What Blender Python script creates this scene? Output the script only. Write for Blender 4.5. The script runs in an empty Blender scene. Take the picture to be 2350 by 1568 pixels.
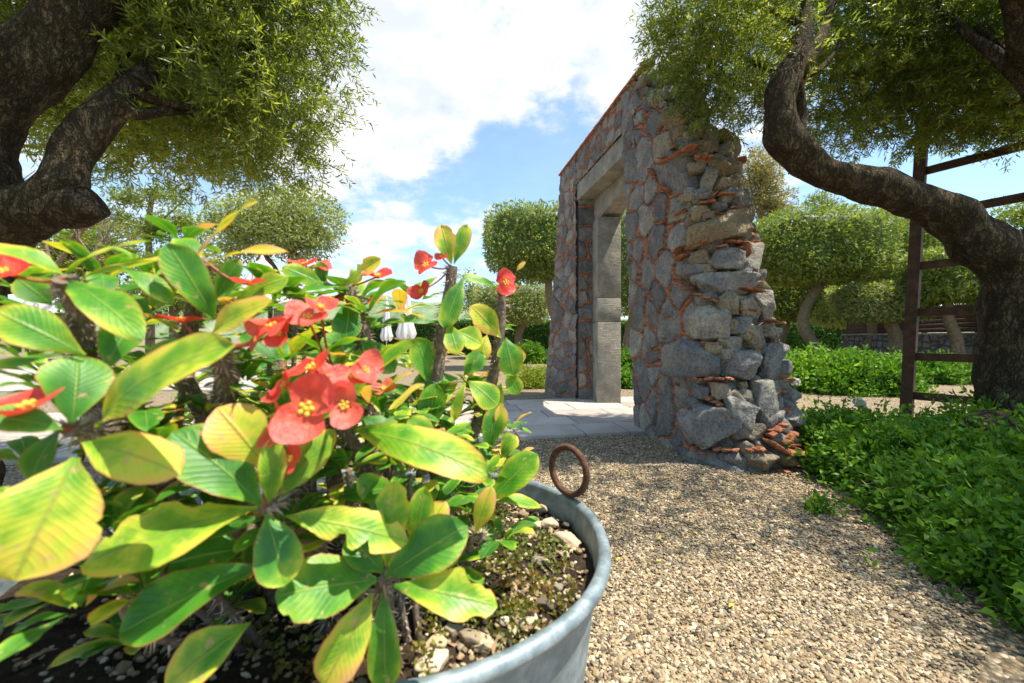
import bpy, bmesh, math, random
import numpy as np
from mathutils import Vector, noise as mnoise
random.seed(7)
RNG = np.random.default_rng(11)
R = math.radians
scene = bpy.context.scene
COL = scene.collection
F = 914.0; CX = 1175.0; HY = 777.0; EYE = 1.0

def P(x, y, Y):
    return np.array([(x-CX)/F*Y, Y, EYE+(HY-y)/F*Y])

# ------------------------------------------------------------------ helpers
def tag(o, label=None, cat=None, group=None, kind=None):
    if label: o['label'] = label
    if cat: o['category'] = cat
    if group: o['group'] = group
    if kind: o['kind'] = kind
    return o

def empty(name, loc, label, cat, group=None):
    o = bpy.data.objects.new(name, None); COL.objects.link(o); o.location = loc
    o.empty_display_size = .1
    return tag(o, label, cat, group)

class MB:
    """collects vertices and faces (with material index and tone)"""
    def __init__(s): s.v = []; s.f = []; s.m = []; s.t = []; s.n = 0; s.uv = []
    def add(s, verts, faces, mat=0, tone=0.0, uv=None):
        verts = np.asarray(verts, float).reshape(-1, 3)
        faces = np.asarray(faces, int)
        s.v.append(verts); s.f.append(faces + s.n)
        s.m.append(np.full(len(faces), mat, int))
        t = np.asarray(tone, float)
        s.t.append(np.full(len(verts), float(t)) if t.ndim == 0 else t)
        s.uv.append(np.zeros((len(verts), 2)) if uv is None else np.asarray(uv, float))
        s.n += len(verts)
    def build(s, name, mats, parent=None, smooth=True, loc=None, useuv=False):
        me = bpy.data.meshes.new(name)
        V = np.concatenate(s.v)
        if parent is not None: V = V - np.array(parent.matrix_world.translation if parent.parent is None and parent.type != 'EMPTY' else parent_loc(parent))
        nf = sum(len(a) for a in s.f)
        me.vertices.add(len(V)); me.vertices.foreach_set('co', V.astype(np.float32).ravel())
        tot = np.concatenate([np.full(len(a), a.shape[1], int) for a in s.f])
        idx = np.concatenate([a.ravel() for a in s.f])
        me.loops.add(len(idx)); me.loops.foreach_set('vertex_index', idx.astype(np.int32))
        me.polygons.add(nf)
        st = np.concatenate([[0], np.cumsum(tot)[:-1]])
        me.polygons.foreach_set('loop_start', st.astype(np.int32))
        me.polygons.foreach_set('loop_total', tot.astype(np.int32))
        if not isinstance(mats, (list, tuple)): mats = [mats]
        for m in mats: me.materials.append(m)
        me.polygons.foreach_set('material_index', np.concatenate(s.m).astype(np.int32))
        me.polygons.foreach_set('use_smooth', np.full(nf, smooth, bool))
        a = me.attributes.new('tone', 'FLOAT', 'POINT'); a.data.foreach_set('value', np.concatenate(s.t).astype(np.float32))
        if useuv:
            u = np.concatenate(s.uv)[idx]
            l = me.uv_layers.new(name='UVMap'); l.data.foreach_set('uv', u.astype(np.float32).ravel())
        me.update(calc_edges=True); me.validate()
        o = bpy.data.objects.new(name, me); COL.objects.link(o)
        if parent is not None: o.parent = parent
        return o

def parent_loc(p):
    v = np.zeros(3)
    while p is not None:
        v = v + np.array(p.location); p = p.parent
    return v

def nrm(a): 
    a = np.asarray(a, float); return a/np.maximum(np.linalg.norm(a, axis=-1, keepdims=True), 1e-9)

_nk = {}
def sn(Pt, freq, seed=0, n=7):
    """cheap smooth noise -1..1 (sum of sines)"""
    k = _nk.get((seed, n))
    if k is None:
        r = np.random.default_rng(1000+seed)
        k = (nrm(r.normal(size=(n, 3)))*r.uniform(.6, 1.7, (n, 1)), r.uniform(0, 6.28, n)); _nk[(seed, n)] = k
    return np.sin((np.asarray(Pt)*freq) @ k[0].T*2.2 + k[1]).sum(-1)/n*1.6
def fbm(Pt, freq, seed=0, o=3):
    s = 0; a = 1
    for i in range(o): s = s+a*sn(Pt, freq*2**i, seed+i*17); a *= .5
    return s

def spline(pts, n):
    """catmull rom through rows of pts -> n samples"""
    pts = np.asarray(pts, float); m = len(pts)
    ext = np.vstack([2*pts[0]-pts[1], pts, 2*pts[-1]-pts[-2]])
    out = []
    for t in np.linspace(0, m-1-1e-6, n):
        i = int(t); u = t-i; p0, p1, p2, p3 = ext[i:i+4]
        out.append(.5*((2*p1)+(-p0+p2)*u+(2*p0-5*p1+4*p2-p3)*u*u+(-p0+3*p1-3*p2+p3)*u**3))
    return np.array(out)

def tube(mb, pts, rad, seg=10, n=None, mat=0, tone=0., rough=0., rf=6., seed=0, caps=True):
    pts = np.asarray(pts, float); rad = np.asarray(rad, float)
    if rad.ndim == 0: rad = np.full(len(pts), float(rad))
    if n: 
        q = spline(np.hstack([pts, rad[:, None]]), n); pts = q[:, :3]; rad = np.maximum(q[:, 3], 1e-4)
    T = nrm(np.gradient(pts, axis=0)); 
    up = np.array([0, 0, 1.]) if abs(T[0][2]) < .9 else np.array([1., 0, 0])
    N = nrm(np.cross(T[0], up)); V = []
    a = np.linspace(0, 2*np.pi, seg, endpoint=False)
    for i in range(len(pts)):
        N = nrm(N-T[i]*np.dot(N, T[i])); B = np.cross(T[i], N)
        ring = pts[i]+rad[i]*(np.cos(a)[:, None]*N+np.sin(a)[:, None]*B)
        V.append(ring)
    V = np.array(V)
    if rough:
        flat = V.reshape(-1, 3); d = fbm(flat, rf, seed, 3)*rough
        c = np.repeat(pts, seg, 0); rr = np.repeat(rad, seg)
        flat = c+(flat-c)*(1+d[:, None]); V = flat.reshape(V.shape)
    m = len(pts); i, j = np.meshgrid(np.arange(m-1), np.arange(seg), indexing='ij')
    j2 = (j+1) % seg
    f = np.stack([i*seg+j, i*seg+j2, (i+1)*seg+j2, (i+1)*seg+j], -1).reshape(-1, 4)
    mb.add(V.reshape(-1, 3), f, mat, tone)
    if caps:
        for e, rv in ((0, V[0]), (m-1, V[-1])):
            c = rv.mean(0); k = np.arange(seg)
            ff = np.stack([np.full(seg, seg), k, (k+1) % seg], -1)
            if e == 0: ff = ff[:, ::-1]
            mb.add(np.vstack([rv, c]), ff, mat, tone)

def box(mb, c, h, rz=0, mat=0, tone=0., bev=.0, ry=0, rx=0):
    c = np.asarray(c, float); h = np.asarray(h, float)
    b = min(bev, h.min()*.9)
    if b <= 0:
        s = np.array([[x, y, z] for z in (-1, 1) for y in (-1, 1) for x in (-1, 1)])*h
        f = [[0, 2, 3, 1], [4, 5, 7, 6], [0, 1, 5, 4], [2, 6, 7, 3], [0, 4, 6, 2], [1, 3, 7, 5]]
        s = rot(s, rx, ry, rz); mb.add(s+c, f, mat, tone); return
    bm = bmesh.new(); bmesh.ops.create_cube(bm, size=2)
    for v in bm.verts: v.co = Vector((v.co.x*h[0], v.co.y*h[1], v.co.z*h[2]))
    bmesh.ops.bevel(bm, geom=bm.edges[:], offset=b, segments=2, affect='EDGES', profile=.5)
    V = np.array([v.co[:] for v in bm.verts]); V = rot(V, rx, ry, rz)+c
    by = {}
    for fc in bm.faces: by.setdefault(len(fc.verts), []).append([v.index for v in fc.verts])
    first = True; n0 = mb.n
    for k, fs in by.items():
        if first: mb.add(V, fs, mat, tone); first = False
        else:
            mb.f.append(np.array(fs)+n0); mb.m.append(np.full(len(fs), mat, int))
    bm.free()

def rot(V, rx=0, ry=0, rz=0):
    V = np.asarray(V, float)
    for ax, a in ((0, rx), (1, ry), (2, rz)):
        if a:
            c, s = math.cos(a), math.sin(a); i, j = [(1, 2), (2, 0), (0, 1)][ax]
            W = V.copy(); W[..., i] = c*V[..., i]-s*V[..., j]; W[..., j] = s*V[..., i]+c*V[..., j]; V = W
    return V

_ico = {}
def ico(sub):
    if sub not in _ico:
        bm = bmesh.new(); bmesh.ops.create_icosphere(bm, subdivisions=sub, radius=1)
        _ico[sub] = (np.array([v.co[:] for v in bm.verts]), np.array([[v.index for v in f.verts] for f in bm.faces])); bm.free()
    return _ico[sub]

def rock(mb, c, size, seed, sub=4, mat=0, tone=0., rx=0, ry=0, rz=0, planes=13, rough=.04):
    U, Fc = ico(sub); r = np.random.default_rng(seed)
    N = nrm(r.normal(size=(planes, 3))); d = r.uniform(.58, .92, planes)
    N = np.vstack([N, [[1, 0, 0], [-1, 0, 0], [0, 1, 0], [0, -1, 0], [0, 0, 1], [0, 0, -1]]]); d = np.append(d, r.uniform(.8, 1., 6))
    dots = U @ N.T; rr = np.where(dots > .05, d/np.maximum(dots, .05), 9).min(1); rr = np.minimum(rr, 1.25)
    V = U*rr[:, None]
    V = V*(1+fbm(V+seed % 97, 2.6, seed % 13, 3)[:, None]*rough-np.abs(sn(V+seed % 51, 4.5, 3))[:, None]*rough*.9-np.abs(fbm(V+seed % 7, 8, 8, 2))[:, None]*rough*.5)
    V = V-(V.max(0)+V.min(0))/2; V = V/np.maximum(V.max(0), .3)
    V = rot(V*np.asarray(size), rx, ry, rz)+np.asarray(c)
    mb.add(V, Fc, mat, tone)

# ------------------------------------------------------------------ materials
class NT:
    def __init__(s, mat): mat.use_nodes = True; s.t = mat.node_tree; s.t.nodes.clear(); s.out = s.t.nodes.new('ShaderNodeOutputMaterial')
    def n(s, typ, **kw):
        nd = s.t.nodes.new('ShaderNode'+typ)
        for k, v in kw.items():
            if k.startswith('i_'): 
                key = k[2:]; nd.inputs[int(key) if key.isdigit() else key.replace('_', ' ')].default_value = v
            else: setattr(nd, k, v)
        return nd
    def l(s, a, b): s.t.links.new(a, b)
    def attr(s, name='tone'): return s.n('Attribute', attribute_name=name).outputs['Fac']
    def coord(s, k='Object'): return s.n('TexCoord').outputs[k]
    def pos(s): return s.n('NewGeometry').outputs['Position']
    def noise(s, vec, sc, det=3, rough=.55, out='Fac'):
        nd = s.n('TexNoise', i_Scale=sc, i_Detail=det, i_Roughness=rough); s.l(vec, nd.inputs['Vector']); return nd.outputs[out]
    def vor(s, vec, sc, feat='F1', out='Distance', rnd=1.):
        nd = s.n('TexVoronoi', feature=feat, i_Scale=sc, i_Randomness=rnd); s.l(vec, nd.inputs['Vector']); return nd.outputs[out]
    def ramp(s, fac, stops, interp='LINEAR'):
        nd = s.n('ValToRGB'); e = nd.color_ramp.elements; nd.color_ramp.interpolation = interp
        while len(e) < len(stops): e.new(.5)
        for q, (p, c) in zip(e, stops): q.position = p; q.color = (*c, 1) if len(c) == 3 else c
        s.l(fac, nd.inputs[0]); return nd.outputs[0]
    def mix(s, f, a, b, mode='MIX'):
        nd = s.n('Mix', data_type='RGBA', blend_type=mode)
        for sock, v in ((nd.inputs[0], f), (nd.inputs[6], a), (nd.inputs[7], b)):
            if hasattr(v, 'links') or hasattr(v, 'is_linked'): s.l(v, sock)
            else: sock.default_value = v if not isinstance(v, tuple) else (*v, 1)
        return nd.outputs[2]
    def math(s, op, a, b=0., clamp=False):
        nd = s.n('Math', operation=op, use_clamp=clamp)
        for sock, v in ((nd.inputs[0], a), (nd.inputs[1], b)):
            if hasattr(v, 'is_linked'): s.l(v, sock)
            else: sock.default_value = v
        return nd.outputs[0]
    def mapr(s, v, a, b, c=0., d=1., typ='SMOOTHSTEP'):
        nd = s.n('MapRange', interpolation_type=typ); s.l(v, nd.inputs[0])
        for i, q in enumerate((a, b, c, d)): nd.inputs[i+1].default_value = q
        return nd.outputs[0]
    def bump(s, h, st=.5, dist=.01, prev=None):
        nd = s.n('Bump', i_Strength=st, i_Distance=dist); s.l(h, nd.inputs['Height'])
        if prev is not None: s.l(prev, nd.inputs['Normal'])
        return nd.outputs[0]
    def bsdf(s, col, rough=.8, bump=None, spec=.5, metal=0., trans=0., tcol=None, coat=0.):
        b = s.n('BsdfPrincipled'); b.inputs['Metallic'].default_value = metal; b.inputs['Specular IOR Level'].default_value = spec
        b.inputs['Coat Weight'].default_value = coat
        for sock, v in ((b.inputs['Base Color'], col), (b.inputs['Roughness'], rough)):
            if hasattr(v, 'is_linked'): s.l(v, sock)
            else: sock.default_value = (*v, 1) if isinstance(v, tuple) else v
        if bump is not None: s.l(bump, b.inputs['Normal'])
        o = b.outputs[0]
        if trans:
            t = s.n('BsdfTranslucent'); 
            tc = tcol if tcol is not None else col
            if hasattr(tc, 'is_linked'): s.l(tc, t.inputs[0])
            else: t.inputs[0].default_value = (*tc, 1)
            m = s.n('MixShader'); m.inputs[0].default_value = trans; s.l(o, m.inputs[1]); s.l(t.outputs[0], m.inputs[2]); o = m.outputs[0]
        s.l(o, s.out.inputs[0]); return b

def mat(name): 
    m = bpy.data.materials.new(name); return m, NT(m)

def leaf_mat(name, stops, trans=.35, rough=.45, boost=1.5, spec=.4):
    m, n = mat(name)
    c = n.ramp(n.attr(), stops)
    h = n.noise(n.pos(), 1.7, 2)
    c = n.mix(n.mapr(h, .35, .7, 0, .45), c, n.mix(1., c, (.62, .8, .42), 'MULTIPLY'))
    tc = n.mix(1., c, (boost*1.15, boost*1.1, boost*.45), 'MULTIPLY')
    n.bsdf(c, rough, spec=spec, trans=trans, tcol=tc)
    return m

M = {}
M['olive'] = leaf_mat('olive_leaf', [(0, (.06, .085, .018)), (.4, (.13, .175, .035)), (.75, (.25, .29, .055)), (1, (.36, .38, .11))], .5, .4, 1.9)
M['olive_far'] = leaf_mat('olive_leaf_far', [(0, (.075, .115, .02)), (.5, (.20, .26, .05)), (1, (.36, .40, .11))], .35, .5, 1.5)
M['olive_grey'] = leaf_mat('olive_leaf_grey', [(0, (.13, .15, .045)), (.5, (.27, .31, .10)), (1, (.42, .44, .2))], .35, .5, 1.4)
M['hedge'] = leaf_mat('hedge_leaf', [(0, (.02, .06, .008)), (.5, (.045, .12, .015)), (1, (.10, .20, .03))], .3, .4, 1.6)
M['shrub'] = leaf_mat('shrub_leaf', [(0, (.035, .10, .012)), (.5, (.10, .22, .022)), (1, (.24, .37, .05))], .35, .5, 1.6, .18)
M['yellowtree'] = leaf_mat('yellow_leaf', [(0, (.14, .13, .04)), (.5, (.28, .24, .09)), (1, (.42, .34, .16))], .4, .6, 1.4)
M['pine'] = leaf_mat('feathery_leaf', [(0, (.08, .12, .015)), (.5, (.18, .24, .03)), (1, (.33, .34, .06))], .35, .5, 1.5)
M['weed'] = leaf_mat('weed_leaf', [(0, (.10, .14, .02)), (.5, (.20, .20, .03)), (1, (.30, .16, .05))], .3, .5, 1.4)
M['lime'] = leaf_mat('lime_leaf', [(0, (.2, .28, .03)), (1, (.4, .42, .06))], .4, .5, 1.3)

m, n = mat('bark')
st = n.n('Mapping'); st.inputs['Scale'].default_value = (1.15, 1.15, .5); n.l(n.pos(), st.inputs[0]); o = st.outputs[0]
wn = n.n('VectorMath', operation='ADD'); wd = n.n('TexNoise', i_Scale=5., i_Detail=3.); n.l(o, wd.inputs['Vector']); sc_ = n.n('VectorMath', operation='SCALE'); sc_.inputs['Scale'].default_value = .10; n.l(wd.outputs['Color'], sc_.inputs[0]); n.l(o, wn.inputs[0]); n.l(sc_.outputs[0], wn.inputs[1]); o = wn.outputs[0]
r1 = n.math('ABSOLUTE', n.math('SUBTRACT', n.noise(o, 17, 4, .6), .5)); r2 = n.math('ABSOLUTE', n.math('SUBTRACT', n.noise(o, 42, 4, .65), .5)); h = n.noise(o, 9, 6, .7)
rg = n.math('MINIMUM', n.mapr(r1, 0, .07), n.mapr(r2, -.02, .05))
c = n.ramp(h, [(.3, (.035, .026, .015)), (.5, (.095, .072, .04)), (.72, (.23, .18, .105))])
c = n.mix(n.mapr(rg, 0, .8, .8, 0), c, (.028, .02, .013))
hh = n.math('ADD', n.math('MULTIPLY', rg, .8), n.math('ADD', n.math('MULTIPLY', h, 1.), n.math('MULTIPLY', r2, 1.2)))
n.bsdf(c, .92, n.bump(hh, 1., .022), spec=.15); M['bark'] = m

m, n = mat('smooth_branch'); h = n.noise(n.pos(), 18, 5, .65)
n.bsdf(n.ramp(h, [(.3, (.09, .065, .038)), (.7, (.27, .205, .125))]), .85, n.bump(h, .5, .01), spec=.2); M['branch'] = m

m, n = mat('lava_stone'); t = n.attr(); h = n.noise(n.pos(), 7, 6, .65); h2 = n.noise(n.pos(), 55, 4, .7); pit = n.vor(n.pos(), 60)
c = n.ramp(t, [(0, (.135, .132, .128)), (.35, (.235, .226, .212)), (.6, (.32, .295, .245)), (.8, (.25, .195, .12)), (1, (.36, .28, .17))])
c = n.mix(n.mapr(h, .42, .64, 0, .7), c, n.mix(1., c, (1.7, 1.62, 1.45), 'MULTIPLY'))
c = n.mix(n.mapr(h2, .48, .62, 0, .7), c, n.mix(1., c, (.42, .42, .44), 'MULTIPLY'))
c = n.mix(n.mapr(n.noise(n.pos(), 3.3, 4), .58, .72, 0, .5), c, (.36, .31, .2))
hh = n.math('ADD', n.math('MULTIPLY', h, 1.), n.math('ADD', n.math('MULTIPLY', h2, .5), n.math('MULTIPLY', n.mapr(pit, 0, .3), .25)))
n.bsdf(c, .93, n.bump(hh, 1., .05), spec=.25); M['lava'] = m

m, n = mat('terracotta'); h = n.noise(n.pos(), 22, 5, .7); h1 = n.noise(n.pos(), 5, 3)
c = n.ramp(h, [(.32, (.10, .055, .035)), (.48, (.33, .125, .06)), (.64, (.46, .185, .10)), (.8, (.40, .30, .21))])
n.bsdf(c, .9, n.bump(h, .9, .015), spec=.2); M['terra'] = m

m, n = mat('dressed_stone'); h = n.noise(n.pos(), 5, 6, .7); h2 = n.noise(n.pos(), 70, 3, .7)
c = n.ramp(h, [(.3, (.20, .185, .15)), (.52, (.33, .30, .24)), (.72, (.50, .45, .35))])
c = n.mix(n.mapr(h2, .45, .65, 0, .55), c, (.17, .16, .14))
mp = n.n('Mapping'); mp.inputs['Scale'].default_value = (1, 1, 9); n.l(n.pos(), mp.inputs[0]); h3 = n.noise(mp.outputs[0], 9, 4, .6)
c = n.mix(n.mapr(h3, .45, .7, 0, .4), c, n.mix(1., c, (.6, .6, .6), 'MULTIPLY'))
n.bsdf(c, .93, n.bump(n.math('ADD', h, n.math('ADD', h2, h3)), .9, .016), spec=.2); M['dressed'] = m

m, n = mat('paving_slab'); h = n.noise(n.pos(), 3, 6, .65); h2 = n.noise(n.pos(), 50, 3, .7)
c = n.ramp(n.attr(), [(0, (.34, .29, .24)), (.5, (.45, .39, .32)), (1, (.54, .47, .40))])
c = n.mix(n.mapr(h, .35, .7, 0, .6), c, n.mix(1., c, (.66, .66, .68), 'MULTIPLY'))
n.bsdf(c, .85, n.bump(n.math('ADD', h, h2), .35, .01), spec=.3); M['slab'] = m

PEB = [(0, (.07, .055, .038)), (.14, (.15, .115, .07)), (.32, (.28, .20, .105)), (.5, (.38, .285, .155)), (.66, (.22, .185, .135)), (.8, (.47, .37, .21)), (.93, (.60, .50, .35)), (1, (.33, .17, .085))]
m, n = mat('gravel_ground')
nd = n.n('TexVoronoi', i_Scale=62.); n.l(n.pos(), nd.inputs['Vector'])
sx = n.n('SeparateColor'); n.l(nd.outputs['Color'], sx.inputs[0])
c = n.ramp(sx.outputs[0], [(p, tuple(q*.93 for q in cc)) for p, cc in PEB])
d = nd.outputs['Distance']
c = n.mix(n.mapr(d, .35, .75, 0, .75), c, (.06, .045, .028))  # gaps between pebbles darkened: their shadow is put into the colour
c = n.mix(n.mapr(n.noise(n.pos(), .8, 4), .4, .7, 0, .25), c, (.32, .235, .135))
n.bsdf(c, .9, n.bump(n.mapr(d, 0, .8, 1, 0), .8, .008), spec=.25); M['gravel'] = m
m, n = mat('pebble'); h = n.noise(n.pos(), 160, 2)
c = n.ramp(n.attr(), PEB); c = n.mix(n.mapr(h, .4, .7, 0, .3), c, n.mix(1., c, (.7, .68, .65), 'MULTIPLY'))
n.bsdf(c, .75, spec=.35); M['pebble'] = m

m, n = mat('galvanised_metal'); h = n.noise(n.pos(), 22, 6, .7); h2 = n.noise(n.pos(), 120, 3, .6)
mp = n.n('Mapping'); mp.inputs['Scale'].default_value = (14, 14, 2.2); n.l(n.pos(), mp.inputs[0]); h3 = n.noise(mp.outputs[0], 3, 4, .6)
c = n.ramp(h, [(.3, (.115, .15, .165)), (.5, (.21, .26, .275)), (.7, (.36, .40, .40))])
c = n.mix(n.mapr(h3, .55, .75, 0, .4), c, (.45, .47, .45))
c = n.mix(n.mapr(n.noise(n.pos(), 9, 5, .7), .60, .74, 0, .6), c, (.30, .25, .17))
n.bsdf(c, n.mapr(h, .3, .7, .42, .68), n.bump(n.math('ADD', h, n.math('MULTIPLY', h2, .4)), .35, .003), metal=.35, spec=.5); M['zinc'] = m

m, n = mat('rusty_iron'); h = n.noise(n.pos(), 60, 5, .7)
n.bsdf(n.ramp(h, [(.3, (.045, .022, .014)), (.55, (.12, .055, .032)), (.8, (.22, .11, .06))]), .85, n.bump(h, .6, .004), spec=.3); M['rust'] = m
m, n = mat('potting_soil'); h = n.noise(n.pos(), 40, 6, .75)
n.bsdf(n.ramp(h, [(.3, (.02, .014, .009)), (.55, (.06, .042, .026)), (.8, (.15, .10, .06))]), .95, n.bump(h, 1., .02), spec=.15); M['soil'] = m

m, n = mat('dark_wood'); mp = n.n('Mapping'); mp.inputs['Scale'].default_value = (1, 1, .06); n.l(n.coord('Generated'), mp.inputs[0]); h = n.noise(n.pos(), 12, 5, .7)
n.bsdf(n.ramp(h, [(.3, (.03, .017, .009)), (.6, (.085, .045, .022)), (.8, (.14, .08, .04))]), .7, n.bump(h, .5, .008), spec=.3); M['wood'] = m
m, n = mat('fence_board'); h = n.noise(n.pos(), 3, 4, .7)
n.bsdf(n.ramp(h, [(.3, (.05, .028, .02)), (.7, (.10, .055, .038))]), .7, spec=.3); M['fence'] = m
m, n = mat('white_canvas'); h = n.noise(n.pos(), 8, 3)
n.bsdf(n.ramp(h, [(.3, (.74, .72, .70)), (.7, (.84, .83, .81))]), .85, spec=.2, trans=.25); M['canvas'] = m
m, n = mat('white_metal'); n.bsdf((.75, .74, .72), .4); M['whitemetal'] = m
m, n = mat('rose_petal'); n.bsdf((.82, .80, .68), .6, spec=.3, trans=.3); M['rose'] = m
m, n = mat('yellow_petal'); n.bsdf((.75, .62, .04), .6, spec=.3, trans=.2); M['ypetal'] = m
m, n = mat('rubble_garden_wall'); nd = n.n('TexVoronoi', feature='DISTANCE_TO_EDGE', i_Scale=4.2); n.l(n.pos(), nd.inputs['Vector'])
h = n.noise(n.pos(), 6, 5, .7); c = n.ramp(h, [(.3, (.08, .08, .082)), (.7, (.22, .215, .2))])
c = n.mix(n.mapr(nd.outputs['Distance'], 0, .07, .8, 0), c, (.03, .03, .028))
n.bsdf(c, .95, n.bump(n.mapr(nd.outputs['Distance'], 0, .15), .9, .06), spec=.2); M['gwall'] = m
m, n = mat('hill_ground'); h = n.noise(n.pos(), .08, 5, .7)
n.bsdf(n.ramp(h, [(.35, (.10, .15, .08)), (.55, (.20, .25, .13)), (.7, (.30, .29, .19))]), .95, spec=.1); M['hill'] = m

# crown-of-thorns leaf: UV u along leaf, v across (0..1), tone 0 green .. 1 pink/orange
m, n = mat('thick_leaf')
uv = n.n('TexCoord').outputs['UV']; sp = n.n('SeparateXYZ'); n.l(uv, sp.inputs[0]); u_, v_ = sp.outputs[0], sp.outputs[1]
oi = n.n('ObjectInfo').outputs['Random']
mp = n.n('Mapping'); n.l(n.coord('Object'), mp.inputs[0])
nz = n.noise(mp.outputs[0], 22, 4, .6); nz2 = n.noise(mp.outputs[0], 70, 3, .6)
edge = n.math('ABSOLUTE', n.math('SUBTRACT', v_, .5))          # 0 rib .. .5 margin
tt = n.math('ADD', n.attr(), n.math('MULTIPLY', n.math('SUBTRACT', nz, .5), 1.3))
tt = n.math('ADD', tt, n.mapr(edge, .18, .5, -.06, .16)); tt = n.math('ADD', tt, n.mapr(u_, .5, 1., 0, .12), clamp=True)
c = n.ramp(tt, [(0, (.04, .17, .016)), (.25, (.085, .27, .018)), (.45, (.22, .39, .025)), (.62, (.50, .54, .045)), (.80, (.68, .46, .07)), (1, (.68, .36, .17))])
# side veins
wv = n.math('ADD', n.math('MULTIPLY', u_, 13.), n.math('MULTIPLY', edge, -7.)); wv = n.math('ADD', wv, n.math('MULTIPLY', nz, 1.4))
vein = n.math('ABSOLUTE', n.math('SUBTRACT', n.math('FRACT', wv), .5))
veinm = n.mapr(vein, 0, .16, 1, 0)
c = n.mix(n.math('MULTIPLY', veinm, .12), c, n.mix(1., c, (.62, .78, .5), 'MULTIPLY'))
rib = n.mapr(edge, .0, .035, 1, 0)
ribc = n.ramp(n.attr(), [(.0, (.20, .36, .06)), (.5, (.28, .32, .06)), (.9, (.42, .13, .06))])
c = n.mix(n.math('MULTIPLY', rib, .75), c, ribc)
marg = n.mapr(n.math('ADD', edge, n.math('MULTIPLY', nz2, .03)), .475, .515, 0, 1)
c = n.mix(n.math('MULTIPLY', marg, .8), c, (.42, .10, .04))
spot = n.mapr(nz2, .62, .70, 0, 1); c = n.mix(n.math('MULTIPLY', spot, .6), c, (.56, .34, .16))
tc = n.mix(1., c, (1.7, 1.55, .55), 'MULTIPLY')
bp = n.bump(n.math('ADD', n.math('MULTIPLY', n.mapr(vein, 0, .3), .22), n.math('ADD', n.mapr(edge, 0, .05), n.math('MULTIPLY', nz, .9))), .45, .002)
n.bsdf(c, n.mapr(nz, .3, .7, .36, .55), bp, spec=.42, trans=.30, tcol=tc); M['eleaf'] = m

m, n = mat('red_petal'); nz = n.noise(n.pos(), 60, 3)
uv = n.n('TexCoord').outputs['UV']; sp = n.n('SeparateXYZ'); n.l(uv, sp.inputs[0])
c = n.ramp(sp.outputs[0], [(0, (.75, .30, .04)), (.22, (.80, .10, .03)), (.6, (.82, .055, .035)), (.93, (.80, .09, .07)), (1, (.72, .16, .15))])
c = n.mix(n.attr(), c, n.mix(.5, c, (.85, .30, .20)))
c = n.mix(n.mapr(nz, .4, .62, 0, .55), c, n.mix(1., c, (.72, .45, .6), 'MULTIPLY'))
n.bsdf(c, .42, n.bump(n.math('ADD', nz, n.noise(n.pos(), 170, 4)), .6, .004), spec=.4, trans=.28, tcol=n.mix(1., c, (1.3, 1.3, 1.3), 'MULTIPLY')); M['petal'] = m
m, n = mat('flower_yellow'); n.bsdf((.80, .50, .05), .5, trans=.1); M['fyel'] = m
m, n = mat('thorny_stem'); h = n.noise(n.pos(), 90, 5, .7)
n.bsdf(n.ramp(h, [(.3, (.075, .05, .035)), (.55, (.19, .14, .10)), (.8, (.36, .29, .22))]), .85, n.bump(h, .7, .004), spec=.25); M['stem'] = m
m, n = mat('thorn'); n.bsdf(n.ramp(n.attr(), [(0, (.22, .15, .11)), (1, (.55, .45, .35))]), .5, spec=.4); M['thorn'] = m
m, n = mat('stalk_red'); n.bsdf((.30, .07, .03), .5, spec=.4); M['stalk'] = m
m, n = mat('dry_leaf'); h = n.noise(n.pos(), 60, 3); n.bsdf(n.ramp(h, [(.3, (.22, .13, .07)), (.7, (.46, .30, .18))]), .8, trans=.15); M['dry'] = m

# ------------------------------------------------------------------ camera, light, sky
cam = bpy.data.cameras.new('camera'); co = bpy.data.objects.new('camera', cam); COL.objects.link(co)
cam.sensor_width = 36; cam.lens = 36*F/2350; cam.shift_y = -7/2350.; cam.clip_start = .02; cam.clip_end = 3000
co.location = (0, 0, EYE); co.rotation_euler = (R(90), 0, 0); scene.camera = co
cam.dof.use_dof = True; cam.dof.focus_distance = 2.2; cam.dof.aperture_fstop = 4.0

SUN_AZ = math.atan2(.95, -.24)      # clockwise from +Y
SUN_EL = R(67)
sd = np.array([math.sin(SUN_AZ)*math.cos(SUN_EL), math.cos(SUN_AZ)*math.cos(SUN_EL), math.sin(SUN_EL)])
sl = bpy.data.lights.new('sun', 'SUN'); sl.energy = 4.6; sl.angle = R(.53); sl.color = (1, .93, .81)
so = bpy.data.objects.new('sun', sl); COL.objects.link(so); so.rotation_euler = Vector(-sd).to_track_quat('-Z', 'Y').to_euler(); so.location = (5, 5, 12)

w = bpy.data.worlds.new('World'); scene.world = w; w.use_nodes = True
wt = NT.__new__(NT); wt.t = w.node_tree; wt.t.nodes.clear(); wo = wt.t.nodes.new('ShaderNodeOutputWorld')
sky = wt.n('TexSky', sky_type='NISHITA', sun_disc=False); sky.sun_elevation = SUN_EL; sky.sun_rotation = SUN_AZ; sky.altitude = 200; sky.air_density = 1.; sky.dust_density = .6; sky.ozone_density = 1.6
vec = wt.n('TexCoord').outputs['Generated']
nv = wt.n('VectorMath', operation='NORMALIZE'); wt.l(vec, nv.inputs[0]); vec = nv.outputs[0]
sx = wt.n('SeparateXYZ'); wt.l(vec, sx.inputs[0])
zz = wt.math('ADD', wt.math('ABSOLUTE', sx.outputs[2]), .22)
cb = wt.n('CombineXYZ'); wt.l(wt.math('DIVIDE', sx.outputs[0], zz), cb.inputs[0]); wt.l(wt.math('DIVIDE', sx.outputs[1], zz), cb.inputs[1])
n1 = wt.noise(cb.outputs[0], 1.9, 9, .62); n2 = wt.noise(cb.outputs[0], 9., 6, .6); n3 = wt.noise(vec, 5.5, 8, .6)
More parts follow.
